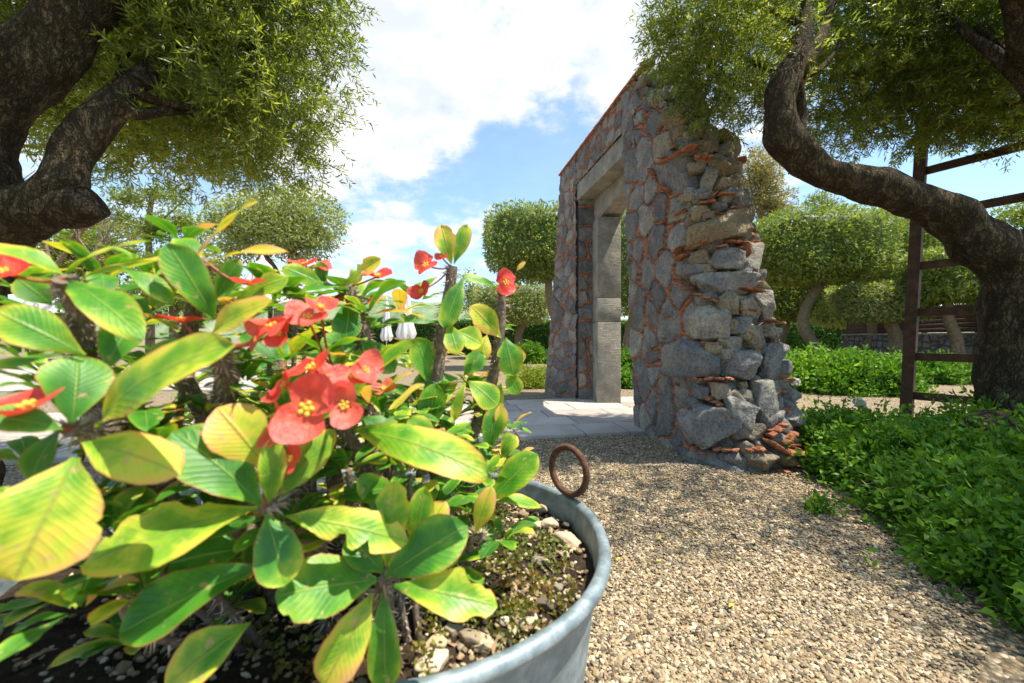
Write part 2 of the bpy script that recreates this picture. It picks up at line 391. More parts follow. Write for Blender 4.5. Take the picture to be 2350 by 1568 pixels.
acc = wt.math('ADD', wt.math('MULTIPLY', wt.math('SUBTRACT', n1, .5), 2.3), wt.math('MULTIPLY', wt.math('SUBTRACT', n2, .5), .9))
acc = wt.math('ADD', acc, wt.math('MULTIPLY', wt.math('SUBTRACT', n3, .5), 1.0))
def blob(px, py, rad, wgt):
    global acc
    d = nrm([(px-CX)/F, 1, (HY-py)/F]); dv = wt.n('VectorMath', operation='DOT_PRODUCT'); wt.l(vec, dv.inputs[0]); dv.inputs[1].default_value = d
    acc = wt.math('ADD', acc, wt.math('MULTIPLY', wt.mapr(dv.outputs['Value'], math.cos(rad), 1.), wgt*.72))
acc = wt.math('ADD', acc, -.19)
for b in [(860, 300, .27, .85), (760, 60, .38, .8), (1000, 120, .25, .5), (1290, 90, .28, .75), (1440, 250, .14, .4), (1250, -100, .4, .5), (900, 545, .10, .55), (1060, 500, .13, .5), (1080, 640, .16, .45), (900, 640, .2, .35), (720, 600, .2, .3), (300, 350, .5, .5), (1700, 250, .3, .5), (1750, 400, .15, .3),
          (1300, 310, .13, -.55), (830, 450, .12, -.7), (1110, 40, .11, -.9), (1000, 230, .08, -.35), (1020, 420, .12, -.45), (1190, 400, .1, -.5), (1150, 340, .1, -.3), (2250, 400, .35, -.45), (740, 520, .08, -.3)]: blob(*b)
mask = wt.mapr(acc, -.06, .62, .13, 1.)
cshade = wt.ramp(wt.mapr(wt.math('ADD', wt.math('MULTIPLY', n1, .9), wt.math('ADD', wt.math('MULTIPLY', n2, .7), wt.math('MULTIPLY', n3, .5))), .88, 1.25), [(0, (.74, .80, .90)), (.5, (.90, .92, .95)), (1, (1.04, 1.01, .97))])
bg1 = wt.n('Background', i_Strength=.145)
skc = wt.mix(1., sky.outputs[0], (.86, 1.0, 1.02), 'MULTIPLY'); wt.l(skc, bg1.inputs[0])
bg2 = wt.n('Background', i_Strength=.60); wt.l(cshade, bg2.inputs[0])
mx = wt.n('MixShader'); wt.l(mask, mx.inputs[0]); wt.l(bg1.outputs[0], mx.inputs[1]); wt.l(bg2.outputs[0], mx.inputs[2]); wt.l(mx.outputs[0], wo.inputs[0])

scene.view_settings.view_transform = 'Standard'; scene.view_settings.look = 'None'
scene.view_settings.exposure = 1.0; scene.view_settings.gamma = 1
scene.render.engine = 'CYCLES'
cy = scene.cycles; cy.max_bounces = 5; cy.diffuse_bounces = 3; cy.transmission_bounces = 4; cy.transparent_max_bounces = 6; cy.glossy_bounces = 2
cy.caustics_reflective = False; cy.caustics_refractive = False
try: cy.use_denoising = True
except Exception: pass

# ------------------------------------------------------------------ setting: ground, paving, hills
def gh(x, y):
    p = np.stack([np.asarray(x, float), np.asarray(y, float), np.zeros_like(np.asarray(x, float))], -1)
    a = fbm(p, 1.6, 5, 3)*.012+fbm(p, .5, 9, 2)*.018
    bump = .05*np.exp(-(((p[..., 0]-1.2)/.5)**2+((p[..., 1]-2.9)/.22)**2))
    r = np.hypot(p[..., 0], p[..., 1])
    return (a+bump)*np.clip((9-r)/3, 0, 1)
s = np.linspace(-1, 1, 301); xs = np.sinh(s*7.2)/np.sinh(7.2)*700; ys = xs+2.2
X, Y = np.meshgrid(xs, ys, indexing='ij'); Z = gh(X, Y)
mb = MB(); k = len(xs); i, j = np.meshgrid(np.arange(k-1), np.arange(k-1), indexing='ij')
mb.add(np.stack([X, Y, Z], -1).reshape(-1, 3), np.stack([i*k+j, (i+1)*k+j, (i+1)*k+j+1, i*k+j+1], -1).reshape(-1, 4))
tag(mb.build('ground', M['gravel']), kind='structure')

def slabs(name, rows, o, ax, ay, zt):
    mb = MB(); v = 0
    for (h, ws, off) in rows:
        u = off
        for wd in ws:
            c = np.array([o[0], o[1], 0])+ax*(u+wd/2)+ay*(v+h/2)
            rz = math.atan2(ax[1], ax[0])
            box(mb, (c[0], c[1], zt-.03+random.uniform(-.003, .003)), (wd/2-.007, h/2-.007, .035), rz+random.uniform(-.008, .008), 0, random.random(), .008)
            u += wd
        v += h
    return tag(mb.build(name, M['slab']), kind='structure')
ax = np.array([.984, .179, 0]); ay = np.array([-.179, .984, 0])
random.seed(3)
rows = []
for r_ in range(5):
    ws = []; 
    while sum(ws) < 11.6: ws.append(random.uniform(.42, .85))
    rows.append((random.choice([.34, .42, .47]), ws, -9.2+random.uniform(0, .35)))
slabs('path', rows, (.55, 3.98), ax, ay, .035)
rows = [(.8, [random.uniform(.7, 1.3) for _ in range(12)], random.uniform(0, .5)) for _ in range(9)]
slabs('terrace', rows, (-16.5, 7.0), np.array([1., .05, 0]), np.array([-.05, 1., 0]), .035)

# pebbles (near gravel)
def pebbles(name, n_, xr, yfun, rr, seed):
    r = np.random.default_rng(seed); U, Fc = ico(1)
    x, y = yfun(r, n_); n_ = len(x)
    sz = r.uniform(rr[0], rr[1], n_)*np.where(r.random(n_) < .06, 1.6, 1.)
    sc = np.stack([sz*r.uniform(.8, 1.7, n_), sz*r.uniform(.7, 1.1, n_), sz*r.uniform(.4, .8, n_)], -1)
    V = U[None]*sc[:, None]*(1+r.uniform(-.22, .22, (n_, 12, 1)))
    a = r.uniform(0, 6.28, n_); b = r.normal(0, .35, n_)
    ca, sa, cb_, sb_ = np.cos(a), np.sin(a), np.cos(b), np.sin(b)
    z = V[..., 2]*cb_[:, None]-V[..., 0]*sb_[:, None]; xx = V[..., 0]*cb_[:, None]+V[..., 2]*sb_[:, None]
    V = np.stack([xx*ca[:, None]-V[..., 1]*sa[:, None], xx*sa[:, None]+V[..., 1]*ca[:, None], z], -1)
    V += np.stack([x, y, gh(x, y)+sc[:, 2]*.35+r.uniform(0, .004, n_)], -1)[:, None]
    mb = MB(); mb.add(V.reshape(-1, 3), (Fc[None]+(np.arange(n_)*12)[:, None, None]).reshape(-1, 3), 0, np.repeat(r.random(n_), 12))
    return mb.build(name, M['pebble'], smooth=False)
def area(r, n_):
    y = 1.0+(r.random(n_)**1.25)*3.5; x = y*r.uniform(-.02, 1.12, n_)
    x = x+r.uniform(-.1, .1, n_)
    keep = (np.hypot(x+.19, y-.836) > .34) & (x < 3.0)
    keep &= ~((y > 3.98+.179/.984*(x-.55)-.01) & (x < 1.6)) & ~((x > 1.55) & (x < 2.2) & (y > 3.1))
    return x[keep], y[keep]
tag(pebbles('gravel', 92000, None, area, (.0033, .0078), 4), 'loose beige and grey gravel pebbles spread between tub and gateway', 'gravel', kind='stuff')

# hills
def hill(name, x0, x1, Yc, H, seed):
    mb = MB(); nx, ny = 60, 10
    xs = np.linspace(x0, x1, nx); vs = np.linspace(-1, 1, ny*2)
    X, V = np.meshgrid(xs, vs, indexing='ij')
    env = np.clip(1-np.abs((X-(x0+x1)/2)/((x1-x0)/2))**2.2, 0, 1)
    Z = H*env*(1-V*V)*(1+.3*fbm(np.stack([X/60, V, V*0], -1), 1., seed, 3))-1
    a = ny*2; i, j = np.meshgrid(np.arange(nx-1), np.arange(a-1), indexing='ij')
    mb.add(np.stack([X, Yc+V*60, Z], -1).reshape(-1, 3), np.stack([i*a+j, (i+1)*a+j, (i+1)*a+j+1, i*a+j+1], -1).reshape(-1, 4))
    tag(mb.build(name, M['hill']), kind='structure')
hill('hill', -420, 100, 330, 32, 3)
hill('hill', -150, 330, 430, 22, 5)

# ------------------------------------------------------------------ foliage builders
def leaf_quads(mb, pos, dirs, L, W, tones, mat=0, bend=.15, rs=None):
    """one folded diamond (4 verts, 2 tris share an edge -> quad) per leaf"""
    n_ = len(pos); r = rs or RNG
    d = nrm(dirs); q = nrm(r.normal(size=(n_, 3))); s_ = nrm(np.cross(d, q)); u = np.cross(s_, d)
    L = np.broadcast_to(L, n_)[:, None]; W = np.broadcast_to(W, n_)[:, None]
    a = pos; b = pos+d*L*.45+s_*W/2+u*L*bend*.3; c = pos+d*L+u*L*-bend*.3; e = pos+d*L*.45-s_*W/2+u*L*bend*.3
    V = np.stack([a, b, c, e], 1).reshape(-1, 3)
    k = (np.arange(n_)*4)[:, None]
    mb.add(V, k+np.array([[0, 1, 2, 3]]), mat, np.repeat(tones, 4))

def superell(r, n_, c, rad, e=2.6, shell=.35):
    """points in the outer shell of a superellipsoid; returns pos and outward"""
    u = nrm(r.normal(size=(n_, 3)))
    k = (np.abs(u)**e).sum(1)**(1/e)
    s_ = u/k[:, None]
    t = 1-shell*r.random(n_)**1.6
    p = s_*t[:, None]*rad+c
    return p, nrm(s_**1)

def blob_crown(mb, c, rad, n_, ls, r, e=2.6, shell=.3, rag=.08, core=True, seed=0, tbias=0., sparse=0.):
    c = np.asarray(c, float); rad = np.asarray(rad, float)
    p, o = superell(r, n_, c, rad, e, shell)
    nz = fbm(o*2.2+seed, 1.4, seed % 31, 3)
    p = c+(p-c)*(1+rag*nz)[:, None]
    if sparse:
        keep = fbm(p/rad*2.3+seed, 1., (seed*3) % 31, 3) > -1+sparse*1.0
        p = p[keep]; o = o[keep]
    n_ = len(p)
    d = nrm(o*.5+r.normal(size=(n_, 3))*.75)
    t = np.clip(.5+.28*fbm(p*3.1, 1., 3, 2)+r.normal(0, .17, n_)+tbias, 0, 1)
    leaf_quads(mb, p, d, ls*r.uniform(.7, 1.3, n_), ls*.34*r.uniform(.7, 1.3, n_), t, 0, rs=r)
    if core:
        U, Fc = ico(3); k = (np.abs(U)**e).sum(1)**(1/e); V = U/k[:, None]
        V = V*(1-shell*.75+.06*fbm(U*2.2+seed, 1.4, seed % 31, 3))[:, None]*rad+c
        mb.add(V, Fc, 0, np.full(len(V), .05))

def trunk(root, segs, name='trunk', matk='bark', rough=.12, seg=12, n=26, rf=7.):
    for q, s_ in enumerate(segs):
        mb = MB(); pts = [a[:3] for a in s_]; rad = [a[3] for a in s_]
        tube(mb, pts, rad, seg, n, 0, 0., rough, rf, q)
        mb.build(name if q == 0 else 'branch', M[matk], root)

def tree_px(name, label, cat, Yd, base, path, tr, crowns, lk='olive_far', nl=9000, ls=.13, group=None, e=5., shell=.22, rag=.05, sparse=0., core=True, extra=None, seed=1, yspan=.8):
    """path: trunk pixels (x,y) from base up; crowns: (x0,x1,y0,y1) pixel boxes at distance Yd"""
    r = np.random.default_rng(seed)
    b = P(base[0], base[1], Yd); b[2] = 0
    root = empty(name, b, label, cat, group)
    pts = [np.append(b, tr*1.25)]+[np.append(P(x, y, Yd), tr*(1-.5*i/len(path))) for i, (x, y) in enumerate(path)]
    pts[0][2] = -.05
    segs = [pts]
    for ex in (extra or []):
        segs.append([np.append(P(x, y, Yd+dy), tr*q) for (x, y, dy, q) in ex])
    trunk(root, segs, seg=9, n=16, matk='branch')
    mb = MB()
    for q, cr in enumerate(crowns):
        x0, x1, y0, y1 = cr[:4]; dy = cr[4] if len(cr) > 4 else 0
        a = P(x0, y0, Yd+dy); c_ = P(x1, y1, Yd+dy); ce = (a+c_)/2; ra = np.abs(c_-a)/2; ra[1] = ra[0]*yspan
        wgt = (x1-x0)*(y1-y0)/sum((k_[1]-k_[0])*(k_[3]-k_[2]) for k_ in crowns)
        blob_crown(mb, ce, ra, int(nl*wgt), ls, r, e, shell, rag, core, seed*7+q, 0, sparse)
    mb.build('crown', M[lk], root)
    return root

G1 = 'clipped olive trees around the garden'
tree_px('olive_tree', 'clipped olive with dense boxy crown directly left of the stone gateway', 'tree', 13, (1268, 850), [(1280, 760), (1262, 690), (1258, 640), (1240, 590)], .16,
        [(1116, 1330, 482, 626), (1150, 1300, 560, 645)], group=G1, seed=2, nl=13000)
tree_px('olive_tree', 'small pale clipped olive above the hedge, behind the thorny flower stem', 'tree', 20, (1195, 823), [(1190, 770), (1200, 740), (1180, 720)], .2,
        [(1088, 1266, 655, 742)], 'olive_grey', group=G1, seed=3, nl=6000, ls=.17)
tree_px('olive_tree', 'olive seen through the gateway opening, behind the grey jamb', 'tree', 15, (1440, 838), [(1440, 780), (1450, 720)], .15,
        [(1385, 1530, 480, 725)], group=G1, seed=4, nl=9000)
tree_px('olive_tree', 'clipped olive with wide flat crown and kinked pale trunk right of the gateway', 'tree', 13, (1895, 848), [(1893, 825), (1860, 780), (1842, 742), (1858, 690), (1886, 640), (1880, 580)], .20,
        [(1722, 1996, 498, 640), (1760, 1950, 560, 652)], group=G1, seed=5, nl=22000)
tree_px('olive_tree', 'tall boxy clipped olive crown just right of the flat crowned one, left of the ladder', 'tree', 15, (2010, 838), [(2005, 760), (2010, 700), (2020, 640)], .2,
        [(1935, 2152, 492, 655)], group=G1, seed=6, nl=15000)
tree_px('olive_tree', 'low flat olive canopy above the timber fence, behind the ladder rungs', 'tree', 11, (2200, 860), [(2195, 780), (2175, 720), (2180, 650)], .14,
        [(2095, 2300, 575, 692)], group=G1, seed=7, nl=12000)
tree_px('olive_tree', 'short silvery olive with forked trunk left of the ladder, before the stone wall', 'tree', 12, (2070, 853), [(2062, 820), (2055, 770), (2040, 735), (2020, 700)], .2,
        [(1943, 2108, 655, 735)], 'olive_grey', group=G1, seed=8, nl=10000, extra=[[(2062, 800, 0, .8), (2085, 760, 0, .6), (2095, 720, 0, .4)]])
tree_px('olive_tree', 'shaded olive with thin slanting trunk close to the rubble end of the gateway', 'tree', 17, (1780, 831), [(1790, 790), (1805, 745), (1800, 700)], .16,
        [(1735, 1865, 625, 735)], group=G1, seed=9, nl=8000, ls=.15)
tree_px('olive_tree', 'small pale olive bent over the hedge between the kinked and forked trunks', 'tree', 19, (1965, 825), [(1978, 790), (1955, 755), (1925, 735), (1915, 700)], .22,
        [(1872, 1962, 668, 748)], 'olive_grey', group=G1, seed=10, nl=5000, ls=.17, extra=[[(1965, 800, 0, .8), (1985, 765, 0, .6), (2000, 740, 0, .4)]])
tree_px('olive_tree', 'loose silvery olive with open round crown beyond the potted flowers', 'tree', 12, (640, 853), [(642, 780), (648, 700), (668, 640), (672, 590), (660, 540)], .2,
        [(555, 788, 432, 580), (470, 640, 450, 600), (620, 760, 500, 600)], 'olive_grey', group=G1, seed=11, nl=17000, ls=.14, shell=.8, rag=.2, core=False, sparse=.45, e=2.2,
        extra=[[(650, 680, 0, .7), (630, 620, .2, .5), (590, 560, .3, .3)]])

# background trees
tree_px('feathery_tree', 'tall feathery tree with slender bare trunk behind the potted flowers', 'tree', 24, (345, 815), [(345, 700), (343, 600), (340, 520), (350, 440)], .2,
        [(250, 330, 428, 480), (330, 440, 425, 470), (225, 320, 480, 540), (360, 470, 480, 550), (230, 330, 560, 620), (350, 480, 570, 640), (300, 400, 500, 560)], 'pine', nl=15000, ls=.2, shell=.9, rag=.3, core=False, sparse=.55, e=2, seed=21,
        extra=[[(343, 560, 0, .4), (290, 510, 0, .25), (260, 470, 0, .12)], [(343, 530, 0, .4), (400, 480, 0, .25), (430, 450, 0, .12)], [(344, 600, 0, .4), (400, 560, 0, .25), (440, 530, 0, .12)], [(344, 620, 0, .4), (280, 580, 0, .2), (240, 570, 0, .12)]])
tree_px('bushy_tree', 'yellowish green bushy tree under the dark olive limb at far left', 'tree', 18, (180, 830), [(180, 700), (175, 600)], .2,
        [(60, 220, 540, 700), (120, 300, 500, 640)], 'pine', nl=14000, ls=.18, shell=.7, rag=.25, core=False, sparse=.35, e=2.1, seed=22)
tree_px('bushy_tree', 'green bushy tree rising behind the middle of the potted leaves', 'tree', 20, (400, 825), [(400, 740), (395, 660)], .2,
        [(290, 430, 590, 740), (380, 520, 560, 720), (440, 560, 600, 740)], 'pine', nl=16000, ls=.18, shell=.6, rag=.2, core=False, sparse=.3, e=2.1, seed=23)
tree_px('yellow_tree', 'wispy golden yellow tree rising behind the rubble end of the gateway', 'tree', 30, (1765, 810), [(1765, 650), (1750, 500), (1745, 420)], .22,
        [(1695, 1790, 335, 480), (1720, 1825, 430, 510), (1750, 1840, 480, 560)], 'yellowtree', nl=14000, ls=.24, shell=.9, rag=.3, core=False, sparse=.5, e=2, seed=24,
        extra=[[(1750, 520, 0, .5), (1725, 440, 0, .3), (1715, 370, 0, .15)], [(1752, 540, 0, .5), (1790, 470, 0, .3), (1800, 450, 0, .15)]])
tree_px('leafy_tree', 'sparse green treetop peeping over the flat crowned olive', 'tree', 28, (1880, 810), [(1880, 600), (1878, 480)], .15,
        [(1848, 1915, 440, 485), (1860, 1935, 455, 520)], 'pine', nl=2500, ls=.24, shell=.9, rag=.3, core=False, sparse=.6, e=2, seed=25)
tree_px('leafy_tree', 'sparse yellow green tree at the right edge behind the ladder', 'tree', 16, (2340, 830), [(2340, 700), (2338, 560)], .12,
        [(2285, 2420, 452, 530), (2310, 2430, 500, 640)], 'pine', nl=6000, ls=.17, shell=.9, rag=.3, core=False, sparse=.5, e=2, seed=26)
tree_px('leafy_tree', 'airy light green sapling just left of the small clipped olive', 'tree', 26, (1085, 812), [(1085, 740), (1082, 680)], .08,
        [(1045, 1112, 618, 735)], 'pine', nl=2200, ls=.18, shell=.9, rag=.3, core=False, sparse=.6, e=2, seed=27)
for q, (x0, x1, y0, y1, Yd, lb) in enumerate([(1780, 1885, 600, 760, 32, 'yellow green garden tree behind the kinked olive trunk'), (1870, 1990, 640, 770, 34, 'light green tree filling the gap left of the forked olive'),
                                              (1985, 2120, 600, 770, 33, 'broad tree behind the boxy olive crown, above the timber fence'), (1690, 1790, 560, 770, 36, 'shady tree close behind the wall end'), (1290, 1420, 560, 770, 36, 'green tree hidden mostly behind the gateway far pier')]):
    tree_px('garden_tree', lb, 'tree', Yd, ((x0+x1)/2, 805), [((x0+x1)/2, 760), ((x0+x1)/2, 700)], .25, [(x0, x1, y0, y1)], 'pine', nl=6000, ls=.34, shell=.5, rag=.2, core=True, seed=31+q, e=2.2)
# bare dead tree at far left
r_ = np.random.default_rng(5)
dt = empty('bare_tree', (-16.5, 14, 0), 'leafless grey tree with thin twigs seen through the dark olive limbs', 'tree')
mb = MB()
def grow(p, d, L, ra, dep):
    q = p+d*L; mid = (p+q)/2+r_.normal(0, .06*L, 3)
    tube(mb, [p, mid, q], [ra, ra*.85, ra*.65], 5, 5)
    if dep:
        for _ in range(3 if dep > 1 else 4):
            nd = nrm(d+r_.normal(0, .55, 3)+np.array([0, 0, .12])); grow(q if r_.random() < .6 else mid, nd, L*.72, ra*.58, dep-1)
grow(np.array([-16.5, 14, -.1]), np.array([.05, 0, 1.]), 2.8, .15, 0)
for a in (-.4, 0., .45): grow(np.array([-16.4+a*.1, 14, 2.6]), nrm([a, 0, .9]), 1.7, .09, 3)
mb.build('trunk', M['branch'], dt)
mb = MB()
dt2 = empty('bare_tree', (-13.6, 13, 0), 'small leafless sapling with curling twigs right of the sawn limb', 'tree')
grow(np.array([-13.6, 13, -.1]), np.array([.02, 0, 1.]), 3.6, .08, 0)
for a in (-.5, .1, .5): grow(np.array([-13.6, 13, 3.3]), nrm([a, 0, .9]), 1.1, .045, 2)
mb.build('trunk', M['branch'], dt2)

# hedge
r_ = np.random.default_rng(8)
def hedge(name, label, x0, x1, Yc, H, th, n_):
    root = None; mb = MB()
    f = r_.random(n_)
    x = r_.uniform(x0, x1, n_); top = f > .68
    z = np.where(top, H+r_.normal(0, .03, n_), r_.uniform(0, H, n_)); y = np.where(top, r_.uniform(Yc-th, Yc+th, n_), Yc-th+r_.normal(0, .04, n_))
    z += .03*np.sin(x*1.7)+.02*np.sin(x*4.1)
    o = np.where(top[:, None], [0, 0, 1.], [0, -1., 0])
    t = np.clip(.45+.25*fbm(np.stack([x, y, z], -1), 1.5, 4, 2)+r_.normal(0, .2, n_)+top*.35, 0, 1)  # top leaves toned paler: sunlight on the top is put into the colour
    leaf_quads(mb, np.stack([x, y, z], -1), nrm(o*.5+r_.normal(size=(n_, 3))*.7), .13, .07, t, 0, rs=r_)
    box(mb, ((x0+x1)/2, Yc, H/2-.02), ((x1-x0)/2, th-.05, H/2-.03), 0, 0, .1, .05)
    o_ = mb.build(name, M['hedge']); tag(o_, label, 'hedge'); return o_
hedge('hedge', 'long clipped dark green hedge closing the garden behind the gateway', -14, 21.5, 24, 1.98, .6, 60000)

# ------------------------------------------------------------------ shrubs
def shrub(name, label, cells, lk, n_, ls, seed, group=None, stems=40, wr=.5, fl=None):
    """cells: list of (x,y,rx,ry,h) mounds"""
    r = np.random.default_rng(seed); c0 = np.array(cells[0][:2])
    root = empty(name, (cells[0][0], cells[0][1], 0), label, 'shrub', group)
    mb = MB(); tot = sum(c[2]*c[3] for c in cells); core = MB(); sm = MB()
    for q, (x, y, rx, ry, h) in enumerate(cells):
        k = int(n_*rx*ry/tot); u = nrm(r.normal(size=(k, 3))); u[:, 2] = np.abs(u[:, 2])
        t = 1-.4*r.random(k)**1.5; t = np.where(r.random(k) < .09, r.uniform(1., 1.28, k), t)
        rad = np.array([rx, ry, h]); rr = 1+.13*fbm(u*2.5+q*3, 1.6, seed % 29, 3)
        p = u*t[:, None]*rr[:, None]*rad+np.array([x, y, .02])
        # sprigs of 4-5 leaves
        m_ = 5; pp = np.repeat(p, m_, 0); oo = np.repeat(u, m_, 0)
        sd_ = nrm(oo*.7+r.normal(size=(len(pp), 3))*.8); pp = pp+r.normal(0, ls*.35, pp.shape)
        tone = np.clip(.5+.22*fbm(pp*3., 1., 2, 2)+r.normal(0, .18, len(pp)), 0, 1)
        pp[:, 2] = np.maximum(pp[:, 2], .015)
        leaf_quads(mb, pp, sd_, np.repeat(r.choice([.6, .85, 1.1, 1.45], len(p), p=[.2, .35, .3, .15]), m_)*ls*r.uniform(.7, 1.15, len(pp)), ls*wr*r.uniform(.8, 1.2, len(pp)), tone, 0, rs=r)
        U, Fc = ico(3); V = U.copy(); V[:, 2] = np.maximum(V[:, 2], 0)
        V = V*(.62+.08*fbm(U*2.5+q*3, 1.6, seed % 29, 2))[:, None]*rad+np.array([x, y, -.01]); mb.add(V, Fc, 0, np.full(len(V), .0))
        for _ in range(int(stems*rx*ry/tot)):
            a = r.uniform(0, 6.28); e_ = np.array([x+math.cos(a)*rx*1.02, y+math.sin(a)*ry*1.02, r.uniform(.02, h*.6)])
            s0 = np.array([x+math.cos(a)*rx*.3, y+math.sin(a)*ry*.3, h*.3]); tube(sm, [s0, (s0+e_)/2+[0, 0, h*.25], e_], [.004, .003, .0015], 4, 6)
    mb.build('foliage', M[lk], root)
    if stems: sm.build('stems', M['branch'], root)
    return root
shrub('shrub', 'large bright green mounded shrub in front of the kinked olive trunk', [(6.2, 7.9, 1.0, 1.05, .66), (6.75, 7.5, .6, .7, .5), (5.6, 8.3, .6, .7, .5)], 'shrub', 9000, .09, 41)
shrub('shrub', 'lower green shrub seen between the ladder rungs', [(9.5, 9.4, 1.1, .8, .5), (10.4, 9.2, .6, .6, .4), (8.7, 9.9, .6, .6, .42)], 'shrub', 7000, .09, 42)
shrub('shrub', 'round green shrub at the foot of the hedge left of the gateway', [(.62, 16.2, .75, .6, .72), (.1, 16.6, .4, .4, .5)], 'shrub', 2500, .12, 43, stems=0)
shrub('shrub', 'small grassy shrub touching the base of the gateway far pier', [(.42, 8.1, .36, .3, .36), (.62, 8.3, .25, .25, .38)], 'lime', 1300, .07, 44, stems=0, wr=.25)
shrub('shrub', 'leafy shrub seen through the gateway beyond the grey jamb', [(2.65, 9.2, .5, .5, .6), (2.3, 8.2, .25, .3, .3)], 'shrub', 2200, .09, 45, stems=0)
shrub('shrub', 'spreading dark green shrub filling the lower right corner beside the gravel', 
      [(2.75, 3.2, .55, .42, .40), (3.45, 2.95, .55, .5, .47), (2.75, 2.7, .62, .55, .38), (2.55, 2.05, .62, .6, .34), (2.2, 1.55, .5, .42, .30), (3.1, 2.2, .7, .7, .46), (2.9, 1.5, .7, .6, .42), (2.1, 1.15, .42, .4, .28), (2.42, 2.75, .3, .3, .25), (3.05, 3.45, .3, .25, .30)], 'shrub', 19000, .043, 46, stems=190, wr=.55)
shrub('ground_weed', 'little green weed growing alone on the gravel beside the spreading shrub', [(1.76, 2.27, .07, .06, .07)], 'shrub', 45, .035, 47, stems=0)
M_l = shrub('ground_weed', 'yellow green trailing weed at the foot of the rubble end', [(3.1, 4.4, .5, .3, .14), (2.6, 3.9, .25, .2, .15)], 'lime', 260, .06, 48, stems=30)

def rose(loc, r0, label, seed):
    r = np.random.default_rng(seed); root = empty('white_rose', (loc[0], loc[1], 0), label, 'flower', None)
    mb = MB(); loc = np.array(loc)
    for q in range(26):
        u = nrm(r.normal(size=3)+np.array([0, -.5, .5])); v = nrm(np.cross(u, r.normal(size=3))); w_ = np.cross(u, v); rr = r0*r.uniform(.5, 1.)
        a = np.linspace(0, 2*np.pi, 9)[:-1]; ring = np.array([loc+u*rr*.45+(v*math.cos(t)+w_*math.sin(t))*rr*.55+u*abs(math.sin(t*1.5))*rr*.2 for t in a]); c = loc+u*rr*.3
        mb.add(np.vstack([ring, c]), [[8, i, (i+1) % 8] for i in range(8)])
    mb.build('bloom', M['rose'], root)
    mb = MB(); tube(mb, [loc, loc+[.02, .02, -loc[2]*.5], [loc[0]+.05, loc[1]+.05, 0]], [.004, .005, .006], 5, 8)
    mb.build('stem', M['branch'], root)
    mb = MB(); k = 26; p = np.array([loc[0]+.03, loc[1], 0])+np.stack([r.normal(0, .12, k), r.normal(0, .06, k), loc[2]*r.uniform(.3, .8, k)], -1)
    leaf_quads(mb, p, r.normal(size=(k, 3)), .06, .03, r.random(k), 0, rs=r); mb.build('foliage', M['lime'], root)
rose(P(1825, 877, 4.9), .075, 'white rose bloom beside the rubble end of the gateway', 1)
rose(P(1972, 926, 3.9), .075, 'white rose bloom rising out of the dark green shrub', 2)

# ------------------------------------------------------------------ garden wall, fence, stone roller, parasols
gw = empty('garden_wall', (13.4, 12, 0), 'low dark rubble stone wall under the timber fence at right', 'wall')
mb = MB(); box(mb, (13.65, 11.6, .55), (.2, 4.6, .57), 0, 0, 0, .02); mb.build('masonry', M['gwall'], gw)
mb = MB(); box(mb, (13.65, 11.6, 1.15), (.24, 4.62, .03), 0, 0, .5, .01); mb.build('capping', M['dressed'], gw)
fe = empty('timber_fence', (13.65, 12, 1.18), 'brown horizontal board fence standing on the low stone wall', 'fence')
mb = MB()
for k in range(6):
    if k != 4: box(mb, (13.62+.004*(k % 2), 11.6, 1.26+k*.142), (.012, 4.55, .0705))
    else:
        for y in np.arange(7.35, 16, 1.5): box(mb, (13.62, y+.4, 1.26+k*.142), (.012, .45, .069))
        box(mb, (13.63, 11.6, 1.225+k*.142), (.01, 4.55, .034))
mb.build('boards', M['fence'], fe)
for y in np.arange(7.2, 16.3, 1.5):
    mb = MB(); box(mb, (13.68, y, 1.63), (.045, .045, .45), 0, 0, 0, .005); mb.build('post', M['wood'], fe)
mb = MB(); c = P(1978, 823, 13); tube(mb, [[c[0]-.75, 13.2, .27], [c[0]+.6, 12.6, .27]], .27, 24, 8, 0, .4, .03)
ro = mb.build('stone_roller', M['dressed']); tag(ro, 'weathered grey stone roller lying on its side by the rubble wall', 'roller')
mb = MB(); 

def parasol(x, ytop, Yd, width, label, yb):
    b = P(x, ytop, Yd); zt = b[2]; root = empty('closed_parasol', (b[0], Yd, 0), label, 'parasol', 'closed white parasols')
    mb = MB(); tube(mb, [[b[0], Yd, 0], [b[0], Yd, zt]], .022, 8); mb.build('pole', M['whitemetal'], root)
    zb = P(x, yb, Yd)[2]; H = zt-zb; mb = MB(); seg = 32; prof = [(0, .10), (.06, .22), (.12, .34), (.35, .45), (.6, .6), (.75, .75), (.9, 1.), (1., .85)]
    a = np.linspace(0, 2*np.pi, seg, endpoint=False); V = []
    for t, q in prof:
        fold = 1+.22*np.cos(a*8)*min(1, t*3); V.append(np.stack([b[0]+np.cos(a)*width/2*q*fold, Yd+np.sin(a)*width/2*q*fold, np.full(seg, zt-.04-t*H)+(.05*np.cos(a*8) if t == 1 else 0)], -1))
    V = np.array(V).reshape(-1, 3); i, j = np.meshgrid(np.arange(len(prof)-1), np.arange(seg), indexing='ij')
    mb.add(V, np.stack([i*seg+j, (i+1)*seg+j, (i+1)*seg+(j+1) % seg, i*seg+(j+1) % seg], -1).reshape(-1, 4)); mb.build('canopy', M['canvas'], root)
    mb = MB(); tube(mb, [[b[0], Yd, zt-.1], [b[0], Yd, zt-.02], [b[0], Yd, zt+.06]], [.05, .05, .01], 8); mb.build('finial', M['canvas'], root)
    mb = MB(); box(mb, (b[0], Yd, .08), (.3, .3, .05), 0, 0, 0, .01); mb.build('base', M['whitemetal'], root)
parasol(887, 683, 20, .55, 'slim closed white parasol in front of the hedge, left one of the close pair', 780)
parasol(932, 648, 15, .66, 'taller closed white parasol in front of the hedge, right one of the close pair', 776)
